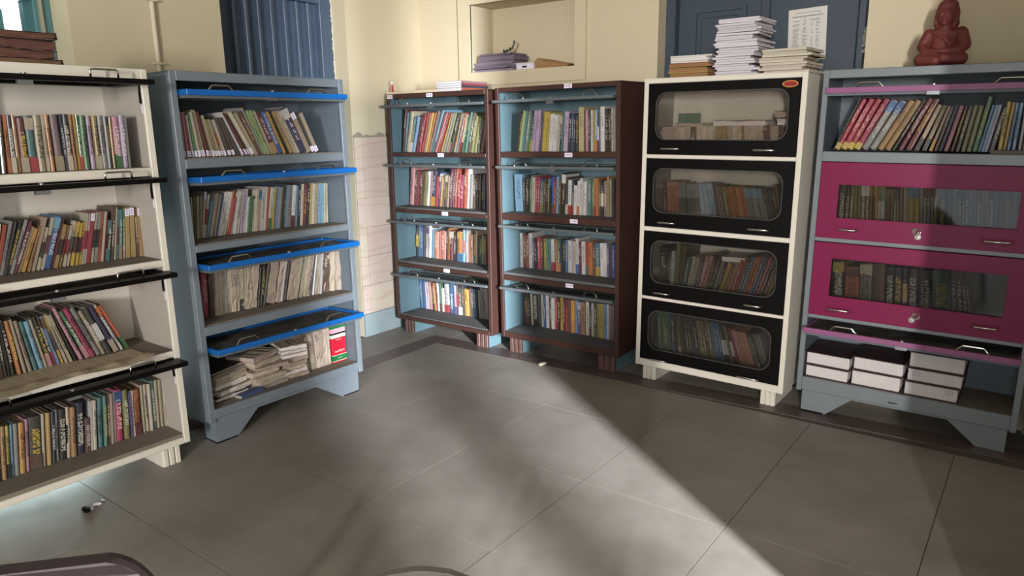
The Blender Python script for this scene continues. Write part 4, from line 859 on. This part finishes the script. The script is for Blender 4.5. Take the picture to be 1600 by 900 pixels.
SH('F3','F',0.566,'book',0,'''1188 80 517 241 -3.2 k^y T|1739 80 667 212 -3.1 o^m/m K|2450 80 558 240 -3.3 e^c K|3055 80 567 243 -3.9 n |3663 80 363 235 -4.5 i T|4050 80 358 236 -4.9 i T|4433 80 216 239 -5 i-y |4664 80 423 236 -5.1 i T|5116 80 563 235 -5.4 i/v T|5736 80 717 239 -6.4 t T|6557 80 197 246 -7.9 k T|6822 80 207 246 -9.4 k T|7095 80 133 244 -10.5 k |7260 80 124 244 -11.1 k ''')

# ------------------------------------------------------------------ piles lying flat
def lay(M, code, flags, name, noun, label, group, size, spine_front=True, build='soft', paper=None, gloss=0, style='bars'):
    """book lying down: size = (length along x, depth along y, thickness)"""
    L, D, t = size
    if spine_front: B = Matrix(((0, 0, 1, 0), (0, 1, 0, 0), (-1, 0, 0, 0), (0, 0, 0, 1))); B = T((0, 0, t)) @ B
    else: B = T((0, D, 0)) @ Matrix(((0, 0, 1, 0), (0, -1, 0, 0), (1, 0, 0, 0), (0, 0, 0, 1)))
    return make_book(name, M @ B @ SCALE(t, D, L), code, flags, gloss, style, build, label, group, noun, paper)


def pile(M0, x, y, z, items, name, noun, labeler, group, spine_front=False, build='soft', paper=None, jit=0.012, rot=3.0):
    n = len(items)
    for i, (code, L, D, t, dx, dy, rz) in enumerate(items):
        M = M0 @ T((x + dx + RND.uniform(-jit, jit), y + dy + RND.uniform(-jit, jit), z)) @ RZ(math.radians(rz + RND.uniform(-rot, rot)))
        lay(M, code, '', name, noun, labeler(i, n, code), group, (L, D, t * (0.985 if build == 'worn' else 0.94)), spine_front, build, paper)
        z += t
    return z


def rank(i, n):
    k = n - i
    if k == 1: return 'topmost'
    if i == 0: return 'lowest'
    return ordinal(k) + ' from the top'


# on top of the white bookcase
pile(CM['A'], 0.40, 0.06, 1.758, [('n', 0.25, 0.19, 0.022, 0, 0, -4), ('n', 0.255, 0.19, 0.036, 0.0, 0, 2), ('n', 0.245, 0.18, 0.036, 0.02, 0.01, 4), ('n', 0.235, 0.18, 0.026, 0, 0, -2)], 'old_book', 'book',
     lambda i, n, c: '%s dusty old brown book in the pile on the white bookcase' % rank(i, n), 'old books on top of the white bookcase', False, 'worn', mat('brown page edges', '6a4d40', 0.9, 0, 0.4, 14, 0.3, 0.15, 0.2))

# bottom shelf of the grey bookcase: three piles of tattered books, four upright ones and a big dictionary
BM_ = CM['B']; zB = 0.174
pile(BM_, 0.095, 0.085, zB, [('k', 0.2, 0.2, 0.02, 0, 0, 8), ('c', 0.22, 0.2, 0.032, 0.02, 0, 14), ('f', 0.21, 0.2, 0.03, 0.0, 0.01, 8), ('f', 0.22, 0.2, 0.04, 0, 0, 12), ('w', 0.25, 0.22, 0.016, -0.005, 0, 16), ('d', 0.25, 0.22, 0.012, -0.01, 0.01, 18)], 'old_book', 'book',
     lambda i, n, c: '%s tattered book of the first pile on the bottom shelf, blue-flap bookcase' % rank(i, n), 'tattered piles on the bottom shelf', False, 'worn', None, 0.006, 3)
tag(lay(BM_ @ T((0.195, 0.03, zB)) @ RZ(math.radians(10)), 'b', '', 'booklet', 'booklet', 'blue-backed thin booklet leaning before the first tattered pile, blue-flap bookcase', 'tattered piles on the bottom shelf', (0.15, 0.05, 0.016)), 'blue-backed thin booklet lying before the first tattered pile, blue-flap bookcase', 'booklet', 'tattered piles on the bottom shelf')
pile(BM_, 0.315, 0.075, zB, [('w', 0.2, 0.2, 0.01, 0, 0, 4), ('c', 0.19, 0.19, 0.032, 0.01, 0, 6), ('f', 0.19, 0.19, 0.02, 0, 0.0, 0), ('c', 0.18, 0.18, 0.034, -0.01, 0.01, 6), ('f', 0.19, 0.19, 0.018, 0.01, 0, -4), ('f', 0.19, 0.18, 0.026, 0.0, 0.02, 12), ('f', 0.2, 0.18, 0.03, 0.01, 0.02, 16)], 'old_book', 'book',
     lambda i, n, c: '%s tattered book of the middle pile on the bottom shelf, blue-flap bookcase' % rank(i, n), 'tattered piles on the bottom shelf', False, 'worn', None, 0.008, 4)
pile(BM_, 0.50, 0.10, zB, [('c', 0.14, 0.17, 0.018, 0.012, 0, -6), ('f', 0.145, 0.17, 0.024, 0.008, 0, -2), ('c', 0.145, 0.17, 0.022, 0.0, 0, -4), ('f', 0.145, 0.17, 0.024, 0.0, 0, 0), ('c', 0.15, 0.17, 0.022, 0.004, 0, -3), ('f', 0.15, 0.17, 0.024, 0.0, 0, -8), ('f', 0.15, 0.17, 0.022, 0.0, 0.01, -14), ('c', 0.15, 0.17, 0.024, -0.004, 0.01, -16)], 'old_book', 'book',
     lambda i, n, c: '%s tattered book of the third pile on the bottom shelf, blue-flap bookcase' % rank(i, n), 'tattered piles on the bottom shelf', False, 'worn', None, 0.004, 3)
for i, (u, t, h, le, c) in enumerate(((0.662, 0.022, 0.22, 5, 'n'), (0.69, 0.024, 0.21, 3, 'f'), (0.722, 0.028, 0.225, 0, 'f'), (0.752, 0.026, 0.225, 0, 'f'), (0.780, 0.024, 0.225, 0, 'f'), (0.806, 0.018, 0.225, 0, 'c'))):
    a = math.radians(-le)
    make_book('old_book', BM_ @ T((u, 0.115, zB + 0.001)) @ RY(a) @ SCALE(t, 0.16, h), c, 'K' if i == 2 else '', 0, 'bars', 'worn', '%s tattered upright book between the third pile and the red dictionary' % ordinal(i + 1), 'tattered piles on the bottom shelf', 'book')
dic = thing('dictionary', 'big red and green boxed dictionary on the bottom shelf, blue-flap bookcase', 'book', BM_ @ T((0.832, 0.105, zB + 0.001)), None)
W, HH, DD = 0.098, 0.252, 0.19
boxo('cover', (0, W, 0, DD, 0, HH), mat('crimson cover', 'b8142e', 0.45, 0, 0.2, 9), dic, bevel=0.002)
M_GRC = mat('green cover', '1b6a3c', 0.45, 0, 0.2, 9); M_PINKC = mat('pale pink stripe', 'd89aa4', 0.5, 0, 0.15, 9); M_PALEC = mat('pale green stripe', 'b9cbb4', 0.5, 0, 0.15, 9)
for z0, z1, m in ((0.204, HH + 0.0005, M_GRC), (0.178, 0.204, M_PINKC), (0.168, 0.178, M_BLACK), (0.148, 0.168, M_PALEC), (0.012, 0.042, M_GRC), (0.043, 0.046, M_PALEC), (0.008, 0.011, M_PALEC)):
    boxo('cover_band', (-0.001, W + 0.001, -0.0012, DD + 0.001, z0, z1), m, dic)
def loops(bm, x0, x1, z, s, y, seed):
    r = random.Random(seed); x = x0
    while x < x1:
        n = 9; a0 = r.uniform(0, 6.28); sp = r.uniform(4, 5.8); A = []
        for k in range(n):
            a = a0 + sp * k / (n - 1); A.append((bm.verts.new((x + s * math.cos(a), y, z + s * math.sin(a))), bm.verts.new((x + s * 0.55 * math.cos(a), y, z + s * 0.55 * math.sin(a)))))
        for k in range(n - 1): bm.faces.new((A[k][0], A[k + 1][0], A[k + 1][1], A[k][1]))
        if r.random() < 0.4: box(bm, x - s * 0.2, x + s * 0.3, y, y + 0.0005, z + s * 1.1, z + s * 1.5)
        x += s * 2.25
bm = bmesh.new(); loops(bm, 0.022, 0.078, 0.068, 0.0062, -0.0024, 1); loops(bm, 0.03, 0.07, 0.136, 0.0026, -0.0024, 2); loops(bm, 0.03, 0.072, 0.228, 0.0042, -0.0024, 3); loops(bm, 0.04, 0.062, 0.027, 0.003, -0.0024, 4)
obj('title_print', bm, M_PRINTL, dic)
# flat volume lying on the old books of the third shelf
lay(BM_ @ T((0.135, 0.15, 0.8335)) @ RZ(math.radians(1)), 'f', '', 'old_book', 'book', 'flat tattered book lying on the upright ones, third shelf, blue-flap bookcase', None, (0.30, 0.2, 0.010), False, 'soft')

# bottom shelf of the magenta bookcase: seven heavy bound volumes lying with their page edges out
FMt = CM['F']; zF = 0.187
M_PW = mat('clean page block', 'cbc3c2', 0.9, 0, 0.18, 9, 0.1)
M_BIND = mat('dark maroon binding', '3c2226', 0.6, 0, 0.3, 8)
def bound_volume(x, y, z, L, D, t, rz, label, stamp=None):
    r = thing('bound_volume', label, 'book', FMt @ T((x, y, z)) @ RZ(math.radians(rz)), 'bound volumes on the bottom shelf')
    bm = bmesh.new(); box(bm, 0.006, L - 0.006, 0.006, D - 0.012, 0.004, t - 0.004); obj('pages', bm, M_PW, r, bevel=0.003)
    boxo('cover', (0, L, 0, D, 0, 0.004), M_BIND, r); boxo('cover', (0, L, 0, D, t - 0.004, t), M_BIND, r); boxo('spine', (0, L, D - 0.008, D, 0.004, t - 0.004), M_BIND, r)
    if stamp:
        bm = bmesh.new(); sx, sz = stamp
        ring(bm, [(sx, sz), (sx + 0.03, sz), (sx + 0.03, sz + 0.022), (sx, sz + 0.022)], [(sx + 0.002, sz + 0.002), (sx + 0.028, sz + 0.002), (sx + 0.028, sz + 0.02), (sx + 0.002, sz + 0.02)], 0.0052, 0.0062)
        loops(bm, sx + 0.008, sx + 0.024, sz + 0.011, 0.0032, 0.0054, 5); obj('stamp_print', bm, M_PRINTV, r)
bound_volume(0.027, 0.03, zF, 0.218, 0.27, 0.066, -2, 'lower maroon-bound volume of the left pile, bottom shelf, magenta-door bookcase')
bound_volume(0.025, 0.035, zF + 0.067, 0.222, 0.27, 0.068, -2, 'upper maroon-bound volume of the left pile, bottom shelf, magenta-door bookcase')
bound_volume(0.252, 0.03, zF, 0.232, 0.27, 0.080, -1, 'lower maroon-bound volume of the middle pile, bottom shelf, magenta-door bookcase')
bound_volume(0.254, 0.036, zF + 0.081, 0.236, 0.27, 0.070, -2, 'upper maroon-bound volume of the middle pile, bottom shelf, magenta-door bookcase')
bound_volume(0.494, 0.03, zF, 0.235, 0.275, 0.072, 0, 'lowest maroon-bound volume of the right pile of three, magenta-door bookcase', (0.18, 0.035))
bound_volume(0.50, 0.032, zF + 0.073, 0.24, 0.275, 0.068, 0, 'middle maroon-bound volume of the right pile of three, magenta-door bookcase', (0.025, 0.03))
bound_volume(0.502, 0.036, zF + 0.142, 0.24, 0.275, 0.080, 0, 'topmost maroon-bound volume of the right pile of three, magenta-door bookcase')
# the thin brown book under the last upright ones of its top shelf
lay(FMt @ T((0.715, 0.045, 1.356)), 'x', '', 'book', 'book', 'thin brown book lying under the last upright books, magenta-door bookcase', None, (0.19, 0.17, 0.02), True)

# behind the glass of the black-door bookcase: things lying on the upright rows
EM = CM['E']
lay(EM @ T((0.13, 0.13, 1.488)), 'e', '', 'old_book', 'book', 'short grey book lying on the tattered row, top compartment, black-door bookcase', 'lying behind the glass', (0.17, 0.2, 0.022), False, 'worn')
lay(EM @ T((0.35, 0.13, 1.490)), 'e', '', 'old_book', 'book', 'long wavy grey register lying on the tattered row, top compartment, black-door bookcase', 'lying behind the glass', (0.30, 0.2, 0.032), False, 'worn')
lay(EM @ T((0.70, 0.13, 1.490)), 'n', '', 'old_book', 'book', 'brown book lying at the right end of the tattered row, black-door bookcase', 'lying behind the glass', (0.13, 0.2, 0.04), False, 'worn')
lay(EM @ T((0.685, 0.13, 1.531)), 'd', '', 'old_book', 'book', 'charcoal book topmost at the right end of the tattered row, black-door bookcase', 'lying behind the glass', (0.13, 0.2, 0.035), False, 'worn')
make_book('booklet', EM @ T((0.07, 0.31, 1.49)) @ RY(math.radians(90)) @ T((-0.075, 0, 0)) @ SCALE(0.075, 0.004, 0.14), 'g', '', 1, 'bars', 'soft', 'glossy green booklet standing face out behind the tattered row, black-door bookcase', 'lying behind the glass', 'booklet')
lay(EM @ T((0.45, 0.13, 0.745)) @ RY(math.radians(-2)), 'w', '', 'booklet', 'booklet', 'white sheaf of papers lying on slanting red textbooks, third compartment, black-door bookcase', 'lying behind the glass', (0.33, 0.2, 0.028), False, 'soft', M_PAPERW)

# newspaper spread under the books of the third shelf of the white bookcase, its edge hanging over
bm = bmesh.new(); nu, nv = 44, 12; r2 = random.Random(2); G = []
for i in range(nu + 1):
    row = []
    for k in range(nv + 1):
        u = 0.16 + 0.66 * i / nu; fr = k / nv; v = 0.20 - fr * 0.26 - 0.02 * math.sin(i * 0.21)
        z = 0.004 + 0.004 * math.sin(i * 0.9 + k) * fr
        if v < 0.03: z += 0.012 * math.sin(i * 0.33) ** 2 * fr + 0.03 * max(0, (u - 0.45)) * fr
        if v < -0.004: z -= (0.0 if u > 0.72 else 0.25) * (-0.004 - v)
        if v < 0.02: z = max(z, 0.009)
        if v > 0.18: z = 0.003
        row.append(bm.verts.new((u, v, z)))
    G.append(row)
for i in range(nu):
    for k in range(nv): bm.faces.new((G[i][k], G[i + 1][k], G[i + 1][k + 1], G[i][k + 1]))
nw = obj('newspaper', bm, newsprint_material(), None, smooth=True); nw.matrix_world = CM['A'] @ T((0, 0, 0.5365))
tag(nw, 'yellowed newspaper spread under the leaning books, hanging over the third shelf edge', 'newspaper')

# on top of the corner bookcase
CMt = CM['C']
boxo_ = boxo('drawing_board', (0, 0.47, 0, 0.3, 0, 0.016), mat('pale board', 'd2bfa2', 0.7, 0, 0.25, 8)); boxo_.matrix_world = CMt @ T((-0.03, 0.03, 1.7415)); tag(boxo_, 'thin pale wooden board lying on top of the corner brown bookcase', 'board')
mk = thing('marker_pen', 'small red and white marker standing on the pale board, corner brown bookcase', 'pen', CMt @ T((0.008, 0.06, 1.758)) @ RY(math.radians(-5)))
bm = bmesh.new(); tube(bm, [(0, 0, 0), (0, 0, 0.05)], 0.0075, 10); obj('barrel', bm, mat('red plastic', 'a8323a', 0.4, 0, 0.2, 20), mk, smooth=True)
bm = bmesh.new(); tube(bm, [(0, 0, 0.05), (0, 0, 0.07), (0.002, 0, 0.076)], 0.006, 10); obj('cap', bm, M_LABEL, mk, smooth=True)
for i, (c, t) in enumerate((('o', 0.022), ('i', 0.014), ('r', 0.013), ('p', 0.016))):
    zz = 1.7415 + sum((0.022, 0.014, 0.013, 0.016)[:i])
    b = lay(CMt @ T((0.675, 0.03, zz)) @ RZ(math.radians(87 + i)), c, '', 'notebook', 'notebook', '%s notebook of the stack on the corner brown bookcase' % rank(i, 4), 'notebooks on the corner bookcase', (0.27, 0.235, t * 0.97), True, 'soft', mat('white fore-edge', 'c9c8cc', 0.8, 0, 0.2, 10, 0.1))

# in the wall niche: magazines, a packet and a fan of envelopes
NI = T((0, 0, 1.886))
mag = [('d', 0.36, 0.2, 0.02, 0, 0, 2), ('v', 0.34, 0.2, 0.016, 0.0, 0, -3), ('w', 0.34, 0.2, 0.014, 0.02, 0, 3), ('l', 0.33, 0.2, 0.016, 0.0, 0, -2), ('d', 0.30, 0.2, 0.014, 0.03, 0, 4), ('w', 0.31, 0.2, 0.016, 0.03, 0, -2), ('e', 0.3, 0.2, 0.014, 0.04, 0, 2), ('m', 0.28, 0.19, 0.012, 0.06, 0, 1)]
pile(NI, -3.43, 4.17, 0, mag, 'magazine', 'magazine', lambda i, n, c: '%s magazine of the heap in the wall niche' % rank(i, n), 'magazines in the wall niche', False, 'soft', mat('mauve page edges', '8f8090', 0.9, 0, 0.6, 14, 0.3, 0.3, 0.2, stretch=(8, 1, 1)), 0.012, 5)
pk = thing('packet', 'white labelled packet lying in the middle of the wall niche', 'box', T((-3.05, 4.162, 1.886)) @ RZ(math.radians(-4)))
boxo('box_body', (0, 0.15, 0, 0.1, 0, 0.036), M_LABEL, pk, bevel=0.003); boxo('box_label', (0.055, 0.095, -0.001, 0, 0.012, 0.024), M_PRINTD, pk)
lay(T((-3.12, 4.20, 1.925)) @ RZ(math.radians(8)), 'w', '', 'magazine', 'magazine', 'loose white paper sheaf lying on the packet in the wall niche', None, (0.18, 0.16, 0.012), False, 'soft', M_PAPERW)
bm = bmesh.new(); r2 = random.Random(9); rows = []
for i in range(9):
    a = i / 8; rows.append([bm.verts.new((0.02 + 0.10 * a + r2.uniform(-0.012, 0.012), 0.01 * k + r2.uniform(-0.01, 0.01), 0.0 + 0.06 * a * a + 0.03 * k * (0.3 + r2.random()) / 3)) for k in range(5)])
for i in range(8):
    for k in range(4): bm.faces.new((rows[i][k], rows[i + 1][k], rows[i + 1][k + 1], rows[i][k + 1]))
pb = obj('plastic_bag', bm, mat('dark green plastic', '28503f', 0.3, 0, 0.3, 10), None, smooth=True); pb.matrix_world = T((-3.235, 4.21, 2.005)) @ RZ(0.3); tag(pb, 'crumpled dark green plastic bag on the niche magazines', 'bag')
for i in range(7):
    a = math.radians(-4 + i * 3.2)
    lay(T((-2.955 + i * 0.012, 4.17, 1.8875 + i * 0.010)) @ RY(math.radians(2 + i * 1.6)) @ RZ(math.radians(-3 + 2 * i)), 'c' if i % 3 == 1 else 'a', '', 'envelope', 'envelope', '%s tan envelope of the fan in the wall niche' % rank(i, 7), 'envelopes in the wall niche', (0.29 - i * 0.008, 0.15, 0.009), False, 'soft', mat('kraft page edges', '9c7850', 0.9, 0, 0.4, 14, 0.3, 0.12, 0.2, stretch=(8, 1, 1)))

# paper stacks on the black-door bookcase
r2 = random.Random(21)
def sheaf(x0, x1, z0, z1, n, codes, y, name, lab, group, paper, wob, D=0.26):
    t = (z1 - z0) / n
    items = [(codes[i % len(codes)], (x1 - x0) + r2.uniform(-0.02, 0.02), D, t, r2.uniform(-wob, wob), r2.uniform(-0.01, 0.01), r2.uniform(-4, 4)) for i in range(n)]
    pile(EM, x0, y, z0, items, name, 'notebook' if name == 'notebook' else 'answer booklet', lab, group, False, 'soft', paper, 0.003, 0.5)
ZT = 1.7515
sheaf(0.115, 0.345, ZT, ZT + 0.076, 7, 'aanaaa', 0.06, 'notebook', lambda i, n, c: '%s kraft notebook of the low stack on the black-door bookcase' % rank(i, n), 'kraft notebooks on the black-door bookcase', mat('kraft page edges', '9c7850', 0.9, 0, 0.4, 14, 0.3, 0.12, 0.2, stretch=(8, 1, 1)), 0.006)
sheaf(0.12, 0.345, ZT + 0.0765, ZT + 0.118, 4, 'cwwt', 0.06, 'notebook', lambda i, n, c: '%s pale notebook above the kraft ones on the black-door bookcase' % rank(i, n), 'pale notebooks above the kraft ones', M_PAPERW, 0.006)
M_LAVP = mat('bluish paper edges', 'cfc9d0', 0.9, 0, 0.35, 16, 0.3, 0.08, 0.2, stretch=(10, 1, 0.5))
sheaf(0.37, 0.585, ZT, ZT + 0.285, 24, 'wlwweww', 0.07, 'answer_booklet', lambda i, n, c: '%s answer booklet of the tall white stack on the black-door bookcase' % rank(i, n), 'answer booklets in the tall stack', M_LAVP, 0.016, 0.24)
sheaf(0.62, 0.855, ZT, ZT + 0.118, 9, 'ccwcaca', 0.06, 'answer_booklet', lambda i, n, c: '%s cream answer booklet of the right-hand stack on the black-door bookcase' % rank(i, n), 'answer booklets in the right-hand stack', mat('cream paper edges', 'c6bcae', 0.9, 0, 0.4, 16, 0.3, 0.1, 0.2, stretch=(10, 1, 0.5)), 0.012)

# notice pasted on the right door
nt = boxo('notice', (-1.27, -1.068, 4.2955, 4.297, 1.84, 2.115), mat('notice paper', 'cfcac4', 0.8, 0, 0.1, 6)); nt.matrix_world = T((-1.17, 4.296, 1.98)) @ RY(math.radians(-2)) @ T((1.17, -4.296 + 0.012, -1.98)); tag(nt, 'printed timetable sheet pasted on the dark panelled door', 'notice')
bm = bmesh.new(); r2 = random.Random(4); yv = 4.2948
def ln(x0, x1, z, h): box(bm, x0, x1, yv, yv + 0.0006, z - h, z)
ln(-1.235, -1.115, 2.095, 0.0025); ln(-1.118, -1.098, 2.092, 0.003); ln(-1.252, -1.088, 2.077, 0.005); ln(-1.19, -1.178, 2.067, 0.003)
ln(-1.242, -1.21, 2.054, 0.004); ln(-1.188, -1.178, 2.054, 0.005); ln(-1.155, -1.10, 2.054, 0.004)
for (x0, x1, st) in ((-1.247, -1.208, 2.036), (-1.196, -1.168, 2.04), (-1.152, -1.132, 2.044), (-1.124, -1.10, 2.04)):
    z = st
    while z > 1.86:
        if r2.random() < 0.85: ln(x0 + r2.uniform(0, 0.004), x1 - r2.uniform(0, 0.012), z, 0.0028)
        z -= 0.0072
p = obj('notice_print', bm, mat('faint grey print', '8a8683', 0.8, 0, 0.3, 30), nt)

# clay figure seated on the magenta bookcase
def blob(bm, c, s, R=None, seg=2):
    r = bmesh.ops.create_icosphere(bm, subdivisions=seg + 1, radius=1.0)
    M = T(c) @ (R or Matrix.Identity(4)) @ SCALE(*s)
    for v in r['verts']: v.co = M @ v.co
def limb(bm, pts, rad, n=10):
    P = [Vector(q) for q in pts]
    for i in range(len(P) - 1):
        for k in range(n):
            f = k / n; q = P[i].lerp(P[i + 1], f); rr = rad[i] * (1 - f) + rad[i + 1] * f; blob(bm, q, (rr, rr, rr), None, 1)
bm = bmesh.new()
blob(bm, (0, 0, 0.035), (0.078, 0.058, 0.036)); blob(bm, (0, 0.005, 0.10), (0.058, 0.04, 0.064)); blob(bm, (0, 0.008, 0.138), (0.074, 0.036, 0.036))
limb(bm, [(-0.03, -0.01, 0.03), (-0.078, -0.03, 0.030), (-0.01, -0.064, 0.022)], [0.034, 0.031, 0.022]); limb(bm, [(0.03, -0.01, 0.03), (0.078, -0.03, 0.030), (0.01, -0.068, 0.034)], [0.034, 0.031, 0.021])
limb(bm, [(-0.064, 0.004, 0.142), (-0.084, -0.006, 0.090), (-0.064, -0.032, 0.066), (-0.012, -0.056, 0.060)], [0.026, 0.023, 0.019, 0.013])
limb(bm, [(0.064, 0.004, 0.142), (0.080, -0.004, 0.090), (0.060, -0.030, 0.066), (0.012, -0.056, 0.062)], [0.028, 0.030, 0.026, 0.013])
blob(bm, (0, -0.056, 0.064), (0.028, 0.017, 0.010))
limb(bm, [(0, 0.004, 0.16), (0, 0.002, 0.19)], [0.030, 0.026])
blob(bm, (0, -0.004, 0.212), (0.036, 0.040, 0.044)); blob(bm, (0, 0.010, 0.226), (0.049, 0.040, 0.056)); blob(bm, (0, 0.012, 0.186), (0.052, 0.026, 0.034)); blob(bm, (0, 0.010, 0.256), (0.042, 0.036, 0.036))
blob(bm, (0, -0.043, 0.208), (0.006, 0.008, 0.013)); blob(bm, (0, -0.041, 0.193), (0.012, 0.005, 0.003)); blob(bm, (0, -0.036, 0.181), (0.014, 0.009, 0.008))
for s in (-1, 1):
    blob(bm, (s * 0.0145, -0.039, 0.219), (0.009, 0.005, 0.0035)); blob(bm, (s * 0.0145, -0.04, 0.2265), (0.011, 0.005, 0.0028)); blob(bm, (s * 0.043, 0.0, 0.204), (0.007, 0.010, 0.024))
for k in range(5): limb(bm, [(-0.055 + k * 0.02, -0.028 - 0.003 * k, 0.15 - k * 0.006), (0.045 - k * 0.004, -0.036, 0.10 - k * 0.012)], [0.004, 0.004], 14)
fig = obj('figurine', bm, M_RED, None); fig.matrix_world = FMt @ T((0.478, 0.10, 1.744)) @ RZ(math.radians(-4))
rm = fig.modifiers.new('skin', 'REMESH'); rm.mode = 'VOXEL'; rm.voxel_size = 0.0026; rm.use_smooth_shade = True
sm = fig.modifiers.new('soft', 'SMOOTH'); sm.factor = 0.5; sm.iterations = 2
tag(fig, 'red clay seated monk figurine in meditation, on the magenta-door bookcase', 'figurine')

# plastic chairs whose backs just rise into view
def chair(name, label, m, M, H1=0.86, rr=0.09):
    c = thing(name, label, 'chair', M, None)
    bm = bmesh.new(); pts = []; n = 8; W, H0 = 0.21, 0.47     # curved back with rounded shoulders
    prof = [(-W, H0)] + [(-W + rr - rr * math.cos(PI / 2 * k / n), H1 - rr + rr * math.sin(PI / 2 * k / n)) for k in range(n + 1)] + [(W - rr + rr * math.sin(PI / 2 * k / n), H1 - rr + rr * math.cos(PI / 2 * k / n)) for k in range(n + 1)] + [(W, H0)]
    A = [bm.verts.new((x, 0.20 - 0.05 * (x / W) ** 2 + (z - H0) * 0.12, z)) for x, z in prof]; Bq = [bm.verts.new((x * 0.97, 0.20 - 0.05 * (x / W) ** 2 + (z - H0) * 0.12 + 0.026, z)) for x, z in prof]
    k = len(prof); bm.faces.new(A); bm.faces.new(Bq[::-1])
    for i in range(k): bm.faces.new((A[i], A[(i + 1) % k], Bq[(i + 1) % k], Bq[i]))
    obj('backrest', bm, m, c, bevel=0.006)
    bm = bmesh.new(); box(bm, -0.21, 0.21, -0.22, 0.20, 0.42, 0.45); obj('seat', bm, m, c, bevel=0.01)
    for sx in (-1, 1):
        for sy in (-1, 1):
            bm = bmesh.new(); tube(bm, [(sx * 0.17, sy * 0.16, 0.43), (sx * 0.215, sy * 0.215, 0.0)], 0.022, 8); obj('leg', bm, m, c)
        bm = bmesh.new(); box(bm, sx * 0.19 - 0.02, sx * 0.19 + 0.02, 0.15, 0.21, 0.44, 0.52); obj('back_post', bm, m, c, bevel=0.006)
    return c
chair('plastic_chair', 'maroon plastic chair with rounded backrest in the near corner by the white bookcase', M_PLAST, T((-1.185, 0.335, 0)) @ RZ(math.radians(48)) @ T((0, -0.245, 0)))
chair('plastic_chair', 'grey plastic chair of which only the backrest rim shows on the open floor', M_PLASTG, T((-0.721, 0.711, 0)) @ RZ(math.radians(37)) @ T((0, -0.243, 0)), 0.819, 0.2)

# litter on the floor
for i, (x, y, s, m, lab) in enumerate(((-2.985, 1.08, 0.022, M_BLACK, 'curled black scrap on the floor before the white bookcase'), (-3.0, 1.125, 0.012, M_LABEL, 'tiny white scrap beside the black one on the floor'), (-2.975, 1.095, 0.012, M_LABEL, 'white shred lying against the curled black scrap'),
                                       (-3.02, 1.16, 0.008, M_LABEL, 'white crumb on the floor nearest the grey bookcase'), (-2.485, 3.645, 0.022, MATS['page edges'], 'crumpled beige scrap on the floor before the right brown bookcase'))):
    bm = bmesh.new(); r3 = random.Random(i); bmesh.ops.create_icosphere(bm, subdivisions=2, radius=s)
    for v in bm.verts: v.co = Vector((v.co.x * 1.5, v.co.y * 0.7, v.co.z * 0.45)) * r3.uniform(0.6, 1.2)
    o = obj('paper_scrap', bm, m, None); o.location = (x, y, s * 0.35); o.rotation_euler = (0, 0, i * 1.1); tag(o, lab, 'litter')
